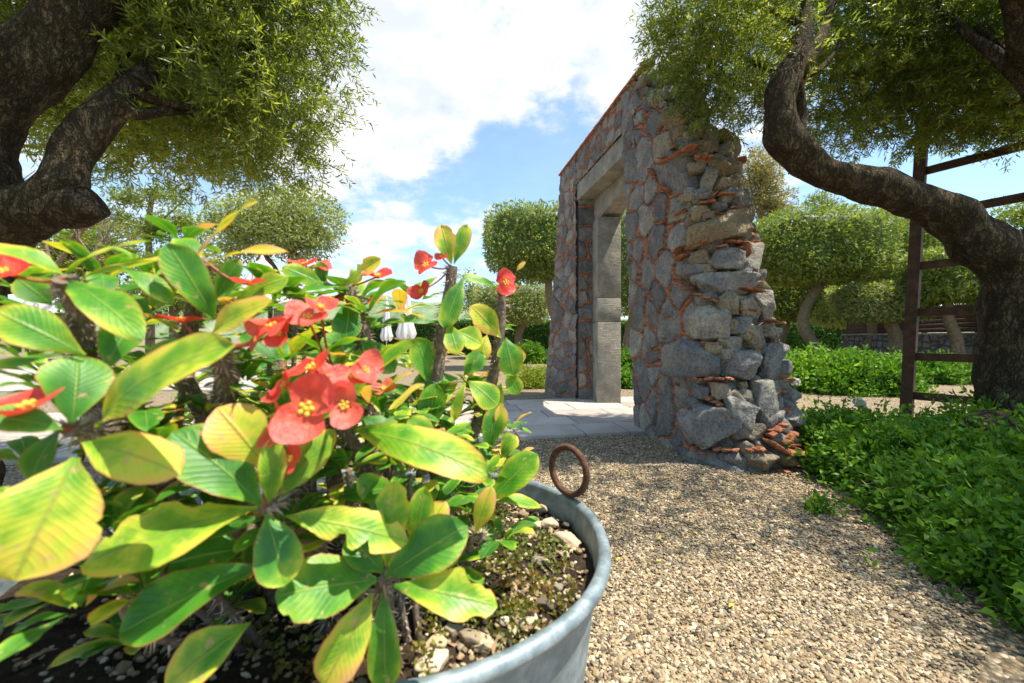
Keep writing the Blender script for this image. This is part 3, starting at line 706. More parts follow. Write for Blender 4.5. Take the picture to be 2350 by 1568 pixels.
parasol(85, 622, 13, .55, 'closed white parasol at far left below the dark olive limb', 708)
parasol(602, 592, 8, .95, 'wide closed white parasol behind the middle of the potted flowers', 700)

# ------------------------------------------------------------------ stone gateway
gate = empty('stone_gateway', (1.6, 5, 0), 'tall ruined lava stone gateway with terracotta joints and a crumbling rubble end', 'gateway')
def smooth(x, a, b): t = np.clip((x-a)/(b-a), 0, 1); return t*t*(3-2*t)
def patch(mb, Pg, A, B, seeds, ids, relief=.035, out=None, jw=.012, seed=0, warp=.02, matjoint=1, inset=None):
    """Pg[nu,nv,3] surface, A,B metric params, seeds (S,2) with stone ids"""
    nu, nv = Pg.shape[:2]
    du = np.gradient(Pg, axis=0); dv = np.gradient(Pg, axis=1); N = nrm(np.cross(du, dv))
    if out is not None:
        sg = np.sign((N*out).sum(-1, keepdims=True)); sg[sg == 0] = 1; N = N*sg
    q = np.stack([A, B, np.zeros_like(A)], -1).reshape(-1, 3)
    wq = q[:, :2]+warp*np.stack([fbm(q, 7, 3+seed, 3), fbm(q, 7, 9+seed, 3)], -1)
    S = np.asarray(seeds, float); I = np.asarray(ids); D1 = np.empty(len(q)); E = np.empty(len(q)); K = np.empty(len(q), int)
    for a in range(0, len(q), 20000):
        d = np.linalg.norm(wq[a:a+20000, None]-S[None], axis=-1); k = d.argmin(1); i1 = I[k]; d1 = d[np.arange(len(k)), k]
        d2 = np.where(I[None] == i1[:, None], 9, d).min(1); D1[a:a+20000] = d1; E[a:a+20000] = (d2-d1)/2; K[a:a+20000] = i1
    r = np.random.default_rng(50+seed); nid = I.max()+1
    tone = r.random(nid)*.5; tone[r.random(nid) < .07] += .3
    lift = r.uniform(-.1, .35, nid); tilt = r.normal(0, .07, (nid, 2)); cen = np.array([S[I == k].mean(0) if (I == k).any() else (0, 0) for k in range(nid)])
    jwv = jw*(1+.65*fbm(q, 5, 21, 2))
    st = smooth(E, jwv, jwv+.010)
    h = st*(relief*(.75+lift[K])+((q[:, :2]-cen[K])*tilt[K]).sum(1)+.20*relief*fbm(q, 16, 2, 4)-.28*relief*np.abs(sn(q, 21, 12))+.2*relief*smooth(E, 0, .06))
    h += (1-smooth(E, jwv*.6, jwv))*relief*.82
    if inset is not None: h = h-inset.ravel()
    V = Pg.reshape(-1, 3)+N.reshape(-1, 3)*h[:, None]
    i, j = np.meshgrid(np.arange(nu-1), np.arange(nv-1), indexing='ij')
    f = np.stack([i*nv+j, (i+1)*nv+j, (i+1)*nv+j+1, i*nv+j+1], -1).reshape(-1, 4)
    isj = (E < jwv*1.02)
    if inset is not None: isj &= inset.ravel() < .03
    mf = isj[f].sum(1) >= 2
    t = tone[K]
    n0 = mb.n; mb.add(V, f[~mf], 0, t); mb.f.append(f[mf]+n0); mb.m.append(np.full(mf.sum(), matjoint, int))
    return V.reshape(nu, nv, 3), N

def frontX(Y): return 1.42-.19*(Y-4.33)
OUTL = np.array([-.98, -.18, 0])
# near pier wraps round its ruined end: plan curves at the bottom and at the top
PB = np.array([(1.395, 4.42), (1.44, 3.95), (1.475, 3.5), (1.50, 3.2), (1.60, 2.98), (1.80, 2.92), (2.10, 2.98), (2.40, 3.20), (2.50, 3.5), (2.42, 3.95), (2.15, 4.4)])
PT = np.array([(1.35, 4.70), (1.45, 4.18), (1.53, 3.80), (1.58, 3.62), (1.64, 3.55), (1.74, 3.52), (1.86, 3.55), (1.94, 3.64), (1.97, 3.85), (1.96, 4.2), (1.93, 4.7)])
nu, nv = 330, 330
cb_ = spline(PB, nu); ct_ = spline(PT, nu); mid = (cb_+ct_)/2
arc = np.concatenate([[0], np.cumsum(np.linalg.norm(np.diff(mid, axis=0), axis=1))])
Yt = ct_[:, 1]; fr = np.linspace(0, 1, nu)
ztop = np.interp(arc, [0, .25, .62, 1.05, 1.25, 1.5, 1.75, 2.2, 2.6], [3.9, 3.9, 3.62, 3.12, 2.96, 2.86, 2.80, 3.0, 3.6])
ztop = ztop+.05*fbm(np.stack([arc, arc*0, arc*0], -1), 5, 6, 2)*(arc > .5)
vv = np.linspace(0, 1, nv); Zg = -.04+(ztop[:, None]+.04)*vv[None]; lam = np.clip(Zg/2.9, 0, 1.25)**.9
Pg = np.empty((nu, nv, 3)); Pg[..., :2] = cb_[:, None]*(1-lam[..., None])+ct_[:, None]*lam[..., None]; Pg[..., 2] = Zg
A = np.repeat(arc[:, None], nv, 1)
def proj(p): return np.stack([CX+F*p[..., 0]/p[..., 1], HY-F*(p[..., 2]-EYE)/p[..., 1]], -1)
PX = proj(Pg); vis = (arc < 2.0)
def onsurf(px, py):
    d = ((PX-np.array([px, py]))**2).sum(-1); d[~vis] = 1e9; k = np.unravel_index(d.argmin(), d.shape); return k
C5 = lambda x, y: (1214.2+.3248*x, 156.7+.3248*y)
C6 = lambda x, y: (1214.2+.3248*x, 626.7+.3248*y)
st5 = [[(760, 370)], [(900, 360), (970, 350)], [(770, 250)], [(850, 90)], [(960, 210)], [(740, 500)], [(965, 530)], [(830, 620), (820, 700)], [(720, 640), (725, 730)], [(1000, 760), (1120, 760), (1060, 800)], [(880, 850)], [(770, 920)], [(950, 990)], [(1060, 980)], [(740, 1110)], [(830, 1060)], [(930, 1190), (890, 1260)],
       [(780, 1290)], [(1060, 1190)], [(850, 1430)], [(980, 1390), (960, 1460)], [(1130, 1430)], [(750, 1420)], [(880, 200)], [(1050, 300)], [(1100, 420)]]
st6 = [[(920, 150)], [(790, 230), (790, 330)], [(1080, 140)], [(885, 290)], [(1000, 290), (1000, 380)], [(1200, 290), (1280, 380)], [(770, 500)], [(860, 470), (840, 540)], [(1030, 590), (1150, 600), (1260, 620)], [(880, 610)], [(895, 700)], [(810, 700), (825, 800)], [(975, 820), (975, 950), (960, 1080)], [(1095, 840)], [(1225, 830)], [(1160, 1090), (1260, 1060), (1370, 1120)],
       [(830, 1030)], [(1100, 1240)], [(1250, 1330), (1370, 1350)], [(870, 1180)], [(980, 1270)]]
seeds = []; ids = []; nid = 0
for cf, L_ in ((C5, st5), (C6, st6)):
    for s_ in L_:
        for q in s_:
            k = onsurf(*cf(*q)); seeds.append((arc[k[0]], Pg[k][2])); ids.append(nid)
        nid += 1
r_ = np.random.default_rng(77)
for _ in range(4000):
    c = (r_.uniform(0, arc[-1]), r_.uniform(0, 3.9)); 
    if min(math.hypot(c[0]-s_[0], (c[1]-s_[1])) for s_ in seeds) > .23: seeds.append(c); ids.append(nid); nid += 1
mbf = MB()
INS = .085*smooth(A, 1.08, 1.30)
Pd, Nd = patch(mbf, Pg, A, Zg, seeds, ids, .035, None, .0085, 1, inset=INS)
# orientation check: normals must point outwards (away from the pier centre)
cen = np.array([1.85, 3.9, 1.5]); 
if ((Pg-cen)*Nd)[..., :2].sum() < 0:
    mbf = MB(); Pd, Nd = patch(mbf, Pg[:, ::-1], A[:, ::-1], Zg[:, ::-1], seeds, ids, .035, None, .0085, 1, inset=INS); Pd = Pd[:, ::-1]; Nd = Nd[:, ::-1]
# wall above the opening and the far pier
def flat_patch(y0, y1, z0, z1, nu_, nv_, dens, seed, batter=None):
    yy = np.linspace(y0, y1, nu_); zz_ = np.linspace(z0, z1, nv_); Yg, Zz = np.meshgrid(yy, zz_, indexing='ij')
    Xg = frontX(Yg)
    if batter is not None: Xg = Xg-batter(Yg, Zz)
    G = np.stack([Xg, Yg, Zz], -1); r = np.random.default_rng(seed); sd_ = []
    for _ in range(3000):
        c = (r.uniform(y0-.1, y1+.1), r.uniform(z0-.1, z1+.1))
        if all(math.hypot((c[0]-s_[0])*.85, c[1]-s_[1]) > dens for s_ in sd_): sd_.append(c)
    patch(mbf, G, Yg, Zz, sd_, range(len(sd_)), .03, OUTL, .0078, seed)
flat_patch(4.60, 6.40, 3.45, 3.9, 150, 45, .15, 3)
flat_patch(4.45, 4.74, 3.12, 3.9, 30, 70, .15, 9)
bat = lambda Yg, Zz: .28*np.clip(1-Zz/3.9, 0, 1)**1.2*smooth(Yg, 6.3, 7.15)
flat_patch(6.33, 7.15, -.03, 3.9, 90, 330, .16, 4, bat)
mbf.build('stone_facing', [M['lava'], M['terra']], gate)
# reveal of the far pier (faces the camera)
mbr = MB(); xs = np.linspace(1.05, 1.31, 30); zs = np.linspace(-.02, 3.2, 300); Xg, Zz = np.meshgrid(xs, zs, indexing='ij')
Yg = 6.30+0*Xg; G = np.stack([Xg, Yg, Zz], -1); sd_ = []; z = .12; r_ = np.random.default_rng(12); k = 0
while z < 3.3:
    h = r_.uniform(.2, .34)
    if r_.random() < .5: sd_ += [(1.12, z), (1.27, z+.03)]
    else: sd_ += [(1.19, z)]
    z += h
patch(mbr, G, Xg, Zz, sd_, range(len(sd_)), .035, np.array([0, -1., 0]), .014, 13, warp=.008)
mbr.build('reveal_facing', [M['lava'], M['terra']], gate)
# solid cores
mb = MB()
def prism(mb, pts, z0, z1, tone=.3, z1s=None):
    n_ = len(pts); a = [(x, y, z0) for x, y in pts]; b = [(x, y, z1 if z1s is None else z1s[i]) for i, (x, y) in enumerate(pts)]
    V = a+b; f4 = [[i, (i+1) % n_, n_+(i+1) % n_, n_+i] for i in range(n_)]
    n0 = mb.n; mb.add(V, f4, 0, tone)
    mb.f.append(np.array([[n_+i for i in range(n_)]])+n0); mb.m.append(np.zeros(1, int))
prism(mb, [(frontX(6.36)+.03, 6.36), (1.66, 6.36), (1.50, 7.12), (frontX(7.12)+.04, 7.12)], 0, 3.88)
prism(mb, [(frontX(4.5)+.03, 4.5), (2.0, 4.5), (1.66, 6.42), (frontX(6.38)+.03, 6.38)], 3.44, 3.88)
prism(mb, [(1.44, 4.40), (1.62, 3.68), (2.0, 3.7), (2.0, 4.46)], 0, 3.8, .3, [3.86, 2.95, 2.7, 3.84])
mb.build('rubble_core', M['lava'], gate)
# rough cap stones on the sloping broken top of the near pier
mbc = MB(); r_ = np.random.default_rng(31)
for q in range(60):
    i = r_.integers(5, nu-30); t = r_.random()
    p = Pd[i, -1]*(1-t)+np.array([1.8, 4.0, Pd[i, -1][2]])*t; s0 = r_.uniform(.07, .13)
    rock(mbc, p-[0, 0, s0*.5], (s0*1.3, s0*1.1, s0*.8), 900+q, 3, 0, r_.choice([.3, .5, .75]), rz=r_.uniform(0, 3))
for q, y in enumerate(np.arange(4.45, 7.15, .16)):
    for dx in (.1, .32, .52):
        s0 = r_.uniform(.08, .11)
        if y < 6.5 or dx < .5: rock(mbc, (frontX(y)+dx, y, 3.86), (s0, s0, .04), 1200+q*5+int(dx*10), 2, 0, .4, rz=r_.uniform(0, 3))
mbc.build('broken_top', M['lava'], gate)
mb = MB()
for y in np.arange(4.2, 7.12, .105):
    box(mb, (frontX(y)+.0, y+.05, 3.915+random.uniform(-.004, .004)), (.07, .049, .014), .19, 0, 0, .004)
mb.build('tile_edging', M['terra'], gate)
# lintels and jambs
mb = MB(); y0, y1 = 4.60, 6.55; 
prism(mb, [(frontX(y0)-.005, y0), (frontX(y0)+.28, y0), (frontX(y1)+.28, y1), (frontX(y1)-.005, y1)], 3.19, 3.452, .3)
mb.f.append(np.array([[3, 2, 1, 0]])); mb.m.append(np.zeros(1, int)); mb.build('lintel', M['dressed'], gate, smooth=False)
mb = MB(); ys_ = np.linspace(4.35, 6.35, 26); V = []
for y in ys_:
    zb = 2.80+.17*(1-((y-5.2)/.95)**2) if abs(y-5.2) < .95 else 2.80
    fx = frontX(y)+.245
    V += [(fx, y, zb), (fx, y, 3.186), (1.66, y, 3.42), (1.66, y, zb)]
f = []
for i in range(25):
    for a in range(4): b = (a+1) % 4; f.append([i*4+a, i*4+b, i*4+4+b, i*4+4+a])
mb.add(V, f); mb.build('inner_lintel', M['dressed'], gate, smooth=False)
for (z0, z1) in ((0, 1.248), (1.254, 1.606), (1.612, 2.80)):
    pass
mb = MB()
for (z0, z1) in ((-.02, 1.248), (1.253, 1.606), (1.611, 2.81)): box(mb, (1.445, 6.12, (z0+z1)/2), (.175, .2, (z1-z0)/2), .0, 0, 0, .008)
mb.build('jamb', M['dressed'], gate)
mb = MB()
for (z0, z1) in ((-.02, 1.248), (1.253, 1.606), (1.611, 2.81)): box(mb, (1.69, 4.42, (z0+z1)/2), (.17, .13, (z1-z0)/2), .0, 0, 0, .008)
mb.build('jamb', M['dressed'], gate)
# upright dressed stones at the inner edge of the near pier
mb = MB()
rk = [(C5, [(1080, 470, 60, 45, .8), (1130, 540, 70, 38, .2), (1120, 592, 85, 36, .3), (1250, 560, 90, 45, .75), (1440, 575, 80, 70, .7), (1320, 635, 66, 38, .3), (1410, 640, 50, 36, .4), (1370, 712, 110, 55, .8), (1490, 710, 45, 75, .6), (1262, 800, 52, 85, .7), (1370, 840, 75, 62, .95), (1455, 830, 60, 60, .9), (1475, 950, 75, 85, .25),
            (1240, 885, 75, 48, .3), (1130, 930, 80, 50, .75), (1190, 935, 38, 45, .7), (1085, 985, 55, 60, .35), (1170, 1010, 40, 45, .7), (1340, 975, 55, 34, .3), (1350, 1125, 215, 125, .82), (1535, 1020, 55, 75, .75), (1555, 1150, 45, 80, .25), (1130, 1180, 40, 60, .7), (1215, 1335, 75, 52, .8), (1385, 1350, 105, 80, .3), (1560, 1350, 90, 115, .6), (1255, 1425, 65, 42, .7), (1160, 1440, 90, 60, .35)]),
      (C6, [(1400, 75, 215, 80, .35), (1200, 40, 50, 50, .6), (1400, 215, 85, 85, .75), (1545, 260, 95, 85, .7), (1665, 230, 70, 110, .55), (1480, 370, 95, 62, .25), (1555, 455, 100, 85, .75), (1680, 400, 60, 50, .7), (1410, 500, 75, 55, .65), (1260, 340, 150, 130, .6), (1490, 650, 125, 105, .35), (1170, 600, 215, 135, .2), (1690, 650, 85, 150, .45),
            (1390, 590, 55, 60, .65), (1600, 565, 45, 45, .85), (1700, 860, 70, 110, .8), (1830, 860, 90, 62, .5), (1490, 970, 110, 130, .45), (1640, 910, 95, 160, .45), (1340, 840, 62, 62, .7), (1230, 835, 60, 60, .2), (1835, 1020, 115, 85, .45), (1560, 1120, 95, 62, .75), (1290, 1080, 200, 150, .25), (1310, 1350, 200, 100, .2), (1620, 1330, 115, 110, .75), (1750, 1180, 80, 60, .4), (1770, 1060, 80, 60, .4)])]
q = 0
for cf, L_ in rk:
    for (x, y, hw, hh, tn) in L_:
        k = onsurf(*cf(x, y)); p = Pg[k]; nn = Nd[k]; s0 = .3248*p[1]/F; sx_, sz_ = hw*s0*1.03, hh*s0*1.03; dp = min(sx_, sz_)*.75+.02
        a = math.atan2(nn[0], -nn[1]); mb = MB()
        rock(mb, p+nn*(dp*.22-.02), (sx_, dp, sz_), 300+q, 5 if sx_ > .07 else 4, 0, tn, rz=a*.7, ry=random.uniform(-.12, .12), rough=.045, planes=9); q += 1
        mb.build('stone', M['lava'], gate)
mb = MB()
# random smaller infill
r_ = np.random.default_rng(91)
for _ in range(230):
    i = int(np.searchsorted(arc, r_.uniform(1.15, 2.6))); i = min(i, nu-1); j = r_.integers(8, nv-4); p = Pg[i, j]; s0 = r_.uniform(.03, .085)
    rock(mb, p-Nd[i, j]*.02, (s0*1.3, s0, s0*.9), 600+q, 3, 0, r_.choice([.2, .4, .7, .85]), rz=r_.uniform(0, 3), ry=r_.uniform(-.4, .4)); q += 1
tag(mb.build('rubble_infill', M['lava'], gate), kind='stuff')
mb = MB()
ch = [(C5, [(1080, 628, 190, 5), (1230, 660, 60, 10), (1480, 665, 60, -5), (1360, 922, 55, 0), (1260, 972, 50, 5), (1215, 1262, 80, -12), (1330, 1282, 42, -5), (1420, 1250, 60, 2), (1490, 1300, 50, 85), (1120, 1345, 40, -30), (1095, 1290, 50, -12), (920, 750, 60, 55), (1000, 850, 55, 50), (1000, 640, 50, 20)]),
      (C6, [(1270, 180, 90, 25), (1130, 90, 90, 25), (1530, 140, 90, 8), (1500, 275, 62, 0), (1640, 350, 45, 0), (1705, 368, 50, -5), (1350, 748, 90, -2), (1700, 1110, 80, -30), (1775, 1160, 70, -25), (1700, 1220, 95, 30), (1230, 1243, 100, 2), (1400, 1248, 80, -4), (1385, 990, 60, 38), (1330, 905, 60, 25), (1230, 745, 70, 10), (1740, 1250, 60, 30), (1560, 1240, 60, -5)])]
for cf, L_ in ch:
    for (x, y, hl, an) in L_:
        k = onsurf(*cf(x, y)); p = Pg[k]; nn = Nd[k]; s0 = .3248*p[1]/F; a = math.atan2(nn[0], -nn[1])
        nseg = 7; ll = np.linspace(-1, 1, nseg); rr = np.random.default_rng(int(x+y))
        for t0, t1 in ((-1, -.35), (-.3, .4), (.45, 1)) if hl > 55 else ((-1, 1),):
            c_ = (t0+t1)/2*hl*s0; L0 = (t1-t0)/2*hl*s0; ang = R(an)+rr.normal(0, .12)
            mb = MB(); tx = np.array([math.cos(a), math.sin(a), 0]); cc = p+nn*.06+tx*c_*math.cos(R(an))-np.array([0, 0, 1])*c_*math.sin(R(an))
            rock(mb, cc, (L0*1.12, .055, rr.uniform(.009, .014)), int(x*7+t0*10), 3, 0, 0., rz=a, ry=ang, rough=.10, planes=3); mb.build('tile_shard', M['terra'], gate)
r_ = np.random.default_rng(17)
mb = MB()
for _ in range(60):
    i = int(np.searchsorted(arc, r_.uniform(.7, 2.4))); j = r_.integers(4, nv-3); p = Pg[min(i, nu-1), j]; nn = Nd[min(i, nu-1), j]; a = math.atan2(nn[0], -nn[1])
    rock(mb, p+nn*r_.uniform(.0, .03), (r_.uniform(.03, .09), .05, r_.uniform(.006, .011)), 5000+_, 3, 0, 0., rz=a, ry=r_.normal(0, .25), rough=.10, planes=3)
for _ in range(8):
    p = np.array([r_.uniform(1.95, 2.35), r_.uniform(2.95, 3.15), r_.uniform(.02, .22)]); rock(mb, p, (r_.uniform(.05, .10), .07, .010), 6000+_, 3, 0, 0., rz=r_.uniform(-.6, .6), ry=r_.normal(0, .5), rx=r_.normal(0, .3), rough=.06, planes=5)
tag(mb.build('tile_shards', M['terra'], gate), kind='stuff')

# ------------------------------------------------------------------ ladder
ld = empty('wooden_ladder', P(2080, 960, 4.4)*[1, 1, 0], 'dark wooden orchard ladder leaning up into the right olive tree', 'ladder')
la = P(2078, 990, 4.35); la[2] = 0; lt = P(2119, 255, 4.5)
dw = np.array([.50, -.866, 0]); W = 1.05
def rail(p, q, h1, h2):
    mb = MB(); T = nrm(q-p); s_ = nrm(np.cross(T, dw)); V = []
    for e in (p, q):
        for a, b in ((-1, -1), (1, -1), (1, 1), (-1, 1)): V.append(e+dw*a*h1+s_*b*h2)
    mb.add(V, [[0, 1, 5, 4], [1, 2, 6, 5], [2, 3, 7, 6], [3, 0, 4, 7], [4, 5, 6, 7], [3, 2, 1, 0]]); return mb
rail(la, lt, .05, .035).build('rail', M['wood'], ld, smooth=False)
rail(la+dw*W, lt+dw*(W-.1), .05, .035).build('rail', M['wood'], ld, smooth=False)
for py in (905, 818, 718, 612, 497, 392, 300):
    t = (HY-py)/F*4.42+1; t = (t-la[2])/(lt[2]-la[2]); p = la+(lt-la)*t; q = la+dw*W+(lt+dw*(W-.1)-la-dw*W)*t
    mb = MB(); T = nrm(q-p); s_ = nrm(np.cross(T, [0, 0, 1])); V = []
    for e in (p+T*.04, q-T*.04):
        for a, b in ((-1, -1), (1, -1), (1, 1), (-1, 1)): V.append(e+s_*a*.016+np.array([0, 0, 1])*b*.042)
    mb.add(V, [[0, 1, 5, 4], [1, 2, 6, 5], [2, 3, 7, 6], [3, 0, 4, 7], [4, 5, 6, 7], [3, 2, 1, 0]]); mb.build('rung', M['wood'], ld, smooth=False)

# ------------------------------------------------------------------ near olive trees
def olive_crown(mb, r, ells, ntw, L=.058, W=.0105, seed=0, hole=None):
    """twigs with leaves in the union of ellipsoids; material 0 leaf, 1 twig"""
    vols = np.array([e[3]*e[4]*e[5] for e in ells]); ks = (ntw*vols/vols.sum()).astype(int)
    Pp = []; Oo = []
    for e, k in zip(ells, ks):
        u = nrm(r.normal(size=(k, 3))); t = r.random(k)**.38
        rad = np.array(e[3:6]); n4 = (np.abs(u)**2.5).sum(1)**(1/2.5); p = u/n4[:, None]*t[:, None]*rad+np.array(e[:3]); Pp.append(p); Oo.append(u)
    p = np.concatenate(Pp); o = np.concatenate(Oo)
    keep = fbm(p, 2.1, 40+seed, 3) > -.95
    if hole is not None: keep &= hole(p)
    p = p[keep]; o = o[keep]; k = len(p)
    d = nrm(o*.7+r.normal(size=(k, 3))*.7+np.array([0, 0, .12])); Lt = r.uniform(.09, .24, k); nl = 16
    clump = np.clip(.48+.26*fbm(p, 2.6, 3+seed, 2), 0, 1)
    tt = np.linspace(.05, 1, nl); side = nrm(np.cross(d, r.normal(size=(k, 3))))
    sag = np.array([0, 0, -1.])
    pos = p[:, None]+d[:, None]*(Lt[:, None]*tt[None])[..., None]+sag*(.12*Lt[:, None]*tt[None]**2)[..., None]
    sg = np.where(np.arange(nl) % 2 == 0, 1, -1)[None, :, None]; bn = np.cross(d, side)
    ph = np.where((np.arange(nl)//2) % 2 == 0, 1., 0.)[None, :, None]
    ld_ = d[:, None]*.75+sg*(side[:, None]*ph+bn[:, None]*(1-ph))*.75+r.normal(size=(k, nl, 3))*.28
    pos = pos.reshape(-1, 3); ld_ = ld_.reshape(-1, 3); n_ = len(pos)
    leaf_quads(mb, pos, ld_, L*r.uniform(.6, 1.2, n_), W*r.uniform(.8, 1.25, n_), np.clip(np.repeat(clump, nl)+r.normal(0, .16, n_), 0, 1), 0, rs=r)
    # twigs: thin 3-sided strips
    a = p; b = p+d*Lt[:, None]; w_ = side*.0016; v_ = bn*.0016
    V = np.stack([a-w_, a+w_, a+v_, b-w_*.4, b+w_*.4, b+v_*.4], 1).reshape(-1, 3); kk = (np.arange(k)*6)[:, None, None]
    mb.add(V, (kk+np.array([[0, 1, 4, 3], [1, 2, 5, 4], [2, 0, 3, 5]])).reshape(-1, 4), 1, 0.)

r_ = np.random.default_rng(3)
Yl = 1.9
lt_ = empty('olive_tree', (-3.0, 2.0, 0), 'old olive overhanging the potted flowers at left, its thick dark limbs very near', 'tree', None)
def S(lst, Y0): return [np.append(P(x, y, Y0+dy), rr) for (x, y, dy, rr) in lst]
trunk(lt_, [[np.array([-3.2, 2.1, -.05, .34]), np.array([-3.05, 2.0, .7, .27])]+S([(-120, 590, 0, .20), (-20, 525, -.05, .15), (60, 490, -.1, .115), (125, 440, -.1, .088), (160, 370, -.05, .080), (212, 295, 0, .078), (262, 235, .05, .070), (310, 190, .1, .05)], Yl)], rough=.16, seg=28, n=90, rf=9)
trunk(lt_, [S([(110, 470, -.1, .10), (165, 475, -.1, .088), (205, 468, -.1, .075), (214, 464, -.1, .066)], Yl)], 'limb_stub', rough=.12, seg=20, n=20, rf=10)
trunk(lt_, [S([(-60, 640, 0, .2), (-60, 460, -.1, .16), (-70, 330, -.1, .15), (10, 205, -.1, .14), (105, 100, -.05, .135), (200, 10, 0, .12), (250, -120, .1, .10), (330, -300, .3, .07)], Yl)], 'limb', rough=.16, seg=26, n=70, rf=8)
mb = MB()
for L_ in ([(262, 240, 0, .05), (310, 262, .08, .030), (390, 255, .2, .022), (480, 262, .5, .014)], [(300, 200, .08, .04), (340, 225, .12, .028), (400, 240, .2, .02), (470, 250, .3, .012)], [(295, 200, .08, .05), (380, 120, .3, .03), (440, 40, .5, .02), (500, -60, .7, .012)],
           [(260, 20, .1, .05), (400, -40, .5, .03), (560, -60, .9, .015)], [(320, 195, .1, .04), (420, 150, .5, .025), (560, 110, 1., .012)], [(280, 210, .1, .04), (290, 130, .4, .02), (350, 60, .6, .01)]):
    q = S(L_, Yl); tube(mb, [a[:3] for a in q], [a[3] for a in q], 9, 24, 0, 0, .1, 12, 3)
mb.build('branch', M['bark'], lt_)
mb = MB()
EL = []
def el(x, y, Y0, rx, ry, rz): c = P(x, y, Y0); EL.append((c[0], c[1], c[2], rx, ry, rz))
el(560, 40, 2.5, .58, .8, .62); el(530, 210, 2.5, .42, .6, .48); el(380, 150, 2.7, .7, .6, .5); el(400, 335, 2.6, .45, .55, .26); el(560, 325, 2.6, .38, .55, .24); el(640, 260, 2.5, .24, .5, .34); el(470, 260, 2.9, .6, .5, .4); el(600, -170, 2.6, .5, .9, .6); el(300, -100, 2.6, 1.1, .9, .7); el(180, 180, 2.7, .7, .5, .5); el(230, 320, 2.9, .5, .4, .28); el(0, 60, 2.8, .9, .6, .6); el(80, 230, 2.7, .4, .4, .3); EL.append((-2.6, 1.2, 3.35, .9, .7, .35)); EL.append((-1.9, 1.9, 3.6, .9, .7, .35)); EL.append((-1.3, 1.3, 3.6, .5, .6, .3)); EL.append((-3.0, .2, 2.6, .9, .9, .8)); EL.append((-2.4, -.5, 3.2, .9, .8, .5))  # appended lobes lie out of frame, added to shade the near limbs
olive_crown(mb, r_, EL, 12500, seed=1); mb.build('crown', [M['olive'], M['branch']], lt_)

rt = empty('olive_tree', (3.95, 3.1, 0), 'old olive at right whose long limb arches over the ladder towards the gateway', 'tree', None)
Yr = 3.0
trunk(rt, [S([(2350, 1120, -.1, .40), (2345, 1010, 0, .36), (2345, 900, 0, .25), (2350, 760, 0, .24), (2345, 660, 0, .21), (2295, 590, 0, .175), (2225, 530, 0, .155), (2150, 485, 0, .14), (2060, 445, 0, .128), (1960, 415, 0, .12), (1880, 388, -.02, .115), (1815, 340, -.04, .115), (1788, 275, -.05, .115), (1790, 215, -.05, .108), (1810, 165, -.03, .09), (1835, 110, 0, .07), (1850, 40, .05, .05), (1860, -60, .1, .03)], Yr)], rough=.17, seg=30, n=150, rf=7)
trunk(rt, [S([(2375, 720, .1, .2), (2430, 560, .1, .18), (2450, 380, .1, .16), (2410, 200, 0, .14), (2360, 40, -.1, .12), (2320, -150, -.2, .08)], Yr)], 'limb', rough=.16, seg=20, n=50)
trunk(rt, [S([(2295, 1000, -.22, .12), (2270, 985, -.3, .12), (2262, 1020, -.3, .14), (2290, 1060, -.3, .2)], Yr)], 'root_flare', rough=.2, seg=20, n=24)
mb = MB()
for L_ in ([(1812, 170, 0, .07), (1862, 130, .1, .05), (1900, 40, .3, .035), (1930, -80, .4, .02)], [(1832, 335, .03, .045), (1838, 260, .06, .040), (1828, 170, .03, .035)], [(1800, 190, 0, .03), (1740, 150, .2, .02), (1660, 110, .4, .012)], [(1838, 180, .1, .03), (1890, 150, .2, .018), (1960, 60, .5, .01)],
           [(2400, 230, 0, .07), (2290, 130, .1, .045), (2200, 60, .3, .03), (2120, -30, .5, .02)], [(2440, 330, 0, .06), (2330, 150, .1, .03), (2240, 60, .2, .02)], [(1850, 60, 0, .03), (1760, 20, .2, .02), (1640, -20, .4, .01)]):
    q = S(L_, Yr); tube(mb, [a[:3] for a in q], [a[3] for a in q], 9, 24, 0, 0, .1, 12, 3)
mb.build('branch', M['bark'], rt)
mb = MB(); EL = []
el(1660, 50, 3.2, .52, .6, .42); el(1710, 180, 3.3, .40, .42, .33); el(1625, 210, 3.2, .16, .3, .22); el(1665, 275, 3.2, .17, .25, .14); el(1590, 20, 3.1, .30, .5, .36)
olive_crown(mb, r_, EL, 1500, seed=2); EL = []
el(1850, 60, 3.8, .8, .6, .55); el(1950, 200, 3.9, .7, .5, .48); el(2080, 230, 4.0, .85, .5, .5); el(2250, 150, 3.8, 1., .6, .7); el(2150, 20, 3.8, 1.2, .7, .7)
el(1900, -120, 3.9, 1.3, .6, .6); el(2350, 60, 3.6, 1., .7, 1.); el(2300, 265, 4.0, .7, .5, .28); el(1930, 305, 4.0, .45, .4, .16)
olive_crown(mb, r_, EL, 7200, L=.068, W=.0125, seed=2); EL = [(3.5, 1.5, 3.5, .7, .6, .35), (3.6, .9, 3.4, .8, .7, .35), (4.4, 2.3, 3.6, .8, .8, .45), (4.3, 1.5, 3.4, .8, .7, .4), (2.45, 1.95, 3.6, .65, .5, .2), (2.9, 2.5, 3.7, .5, .4, .2)]  # last lobe list lies out of frame, added to shade shrub and gravel
olive_crown(mb, r_, EL, 3200, seed=2); mb.build('crown', [M['olive'], M['branch']], rt)

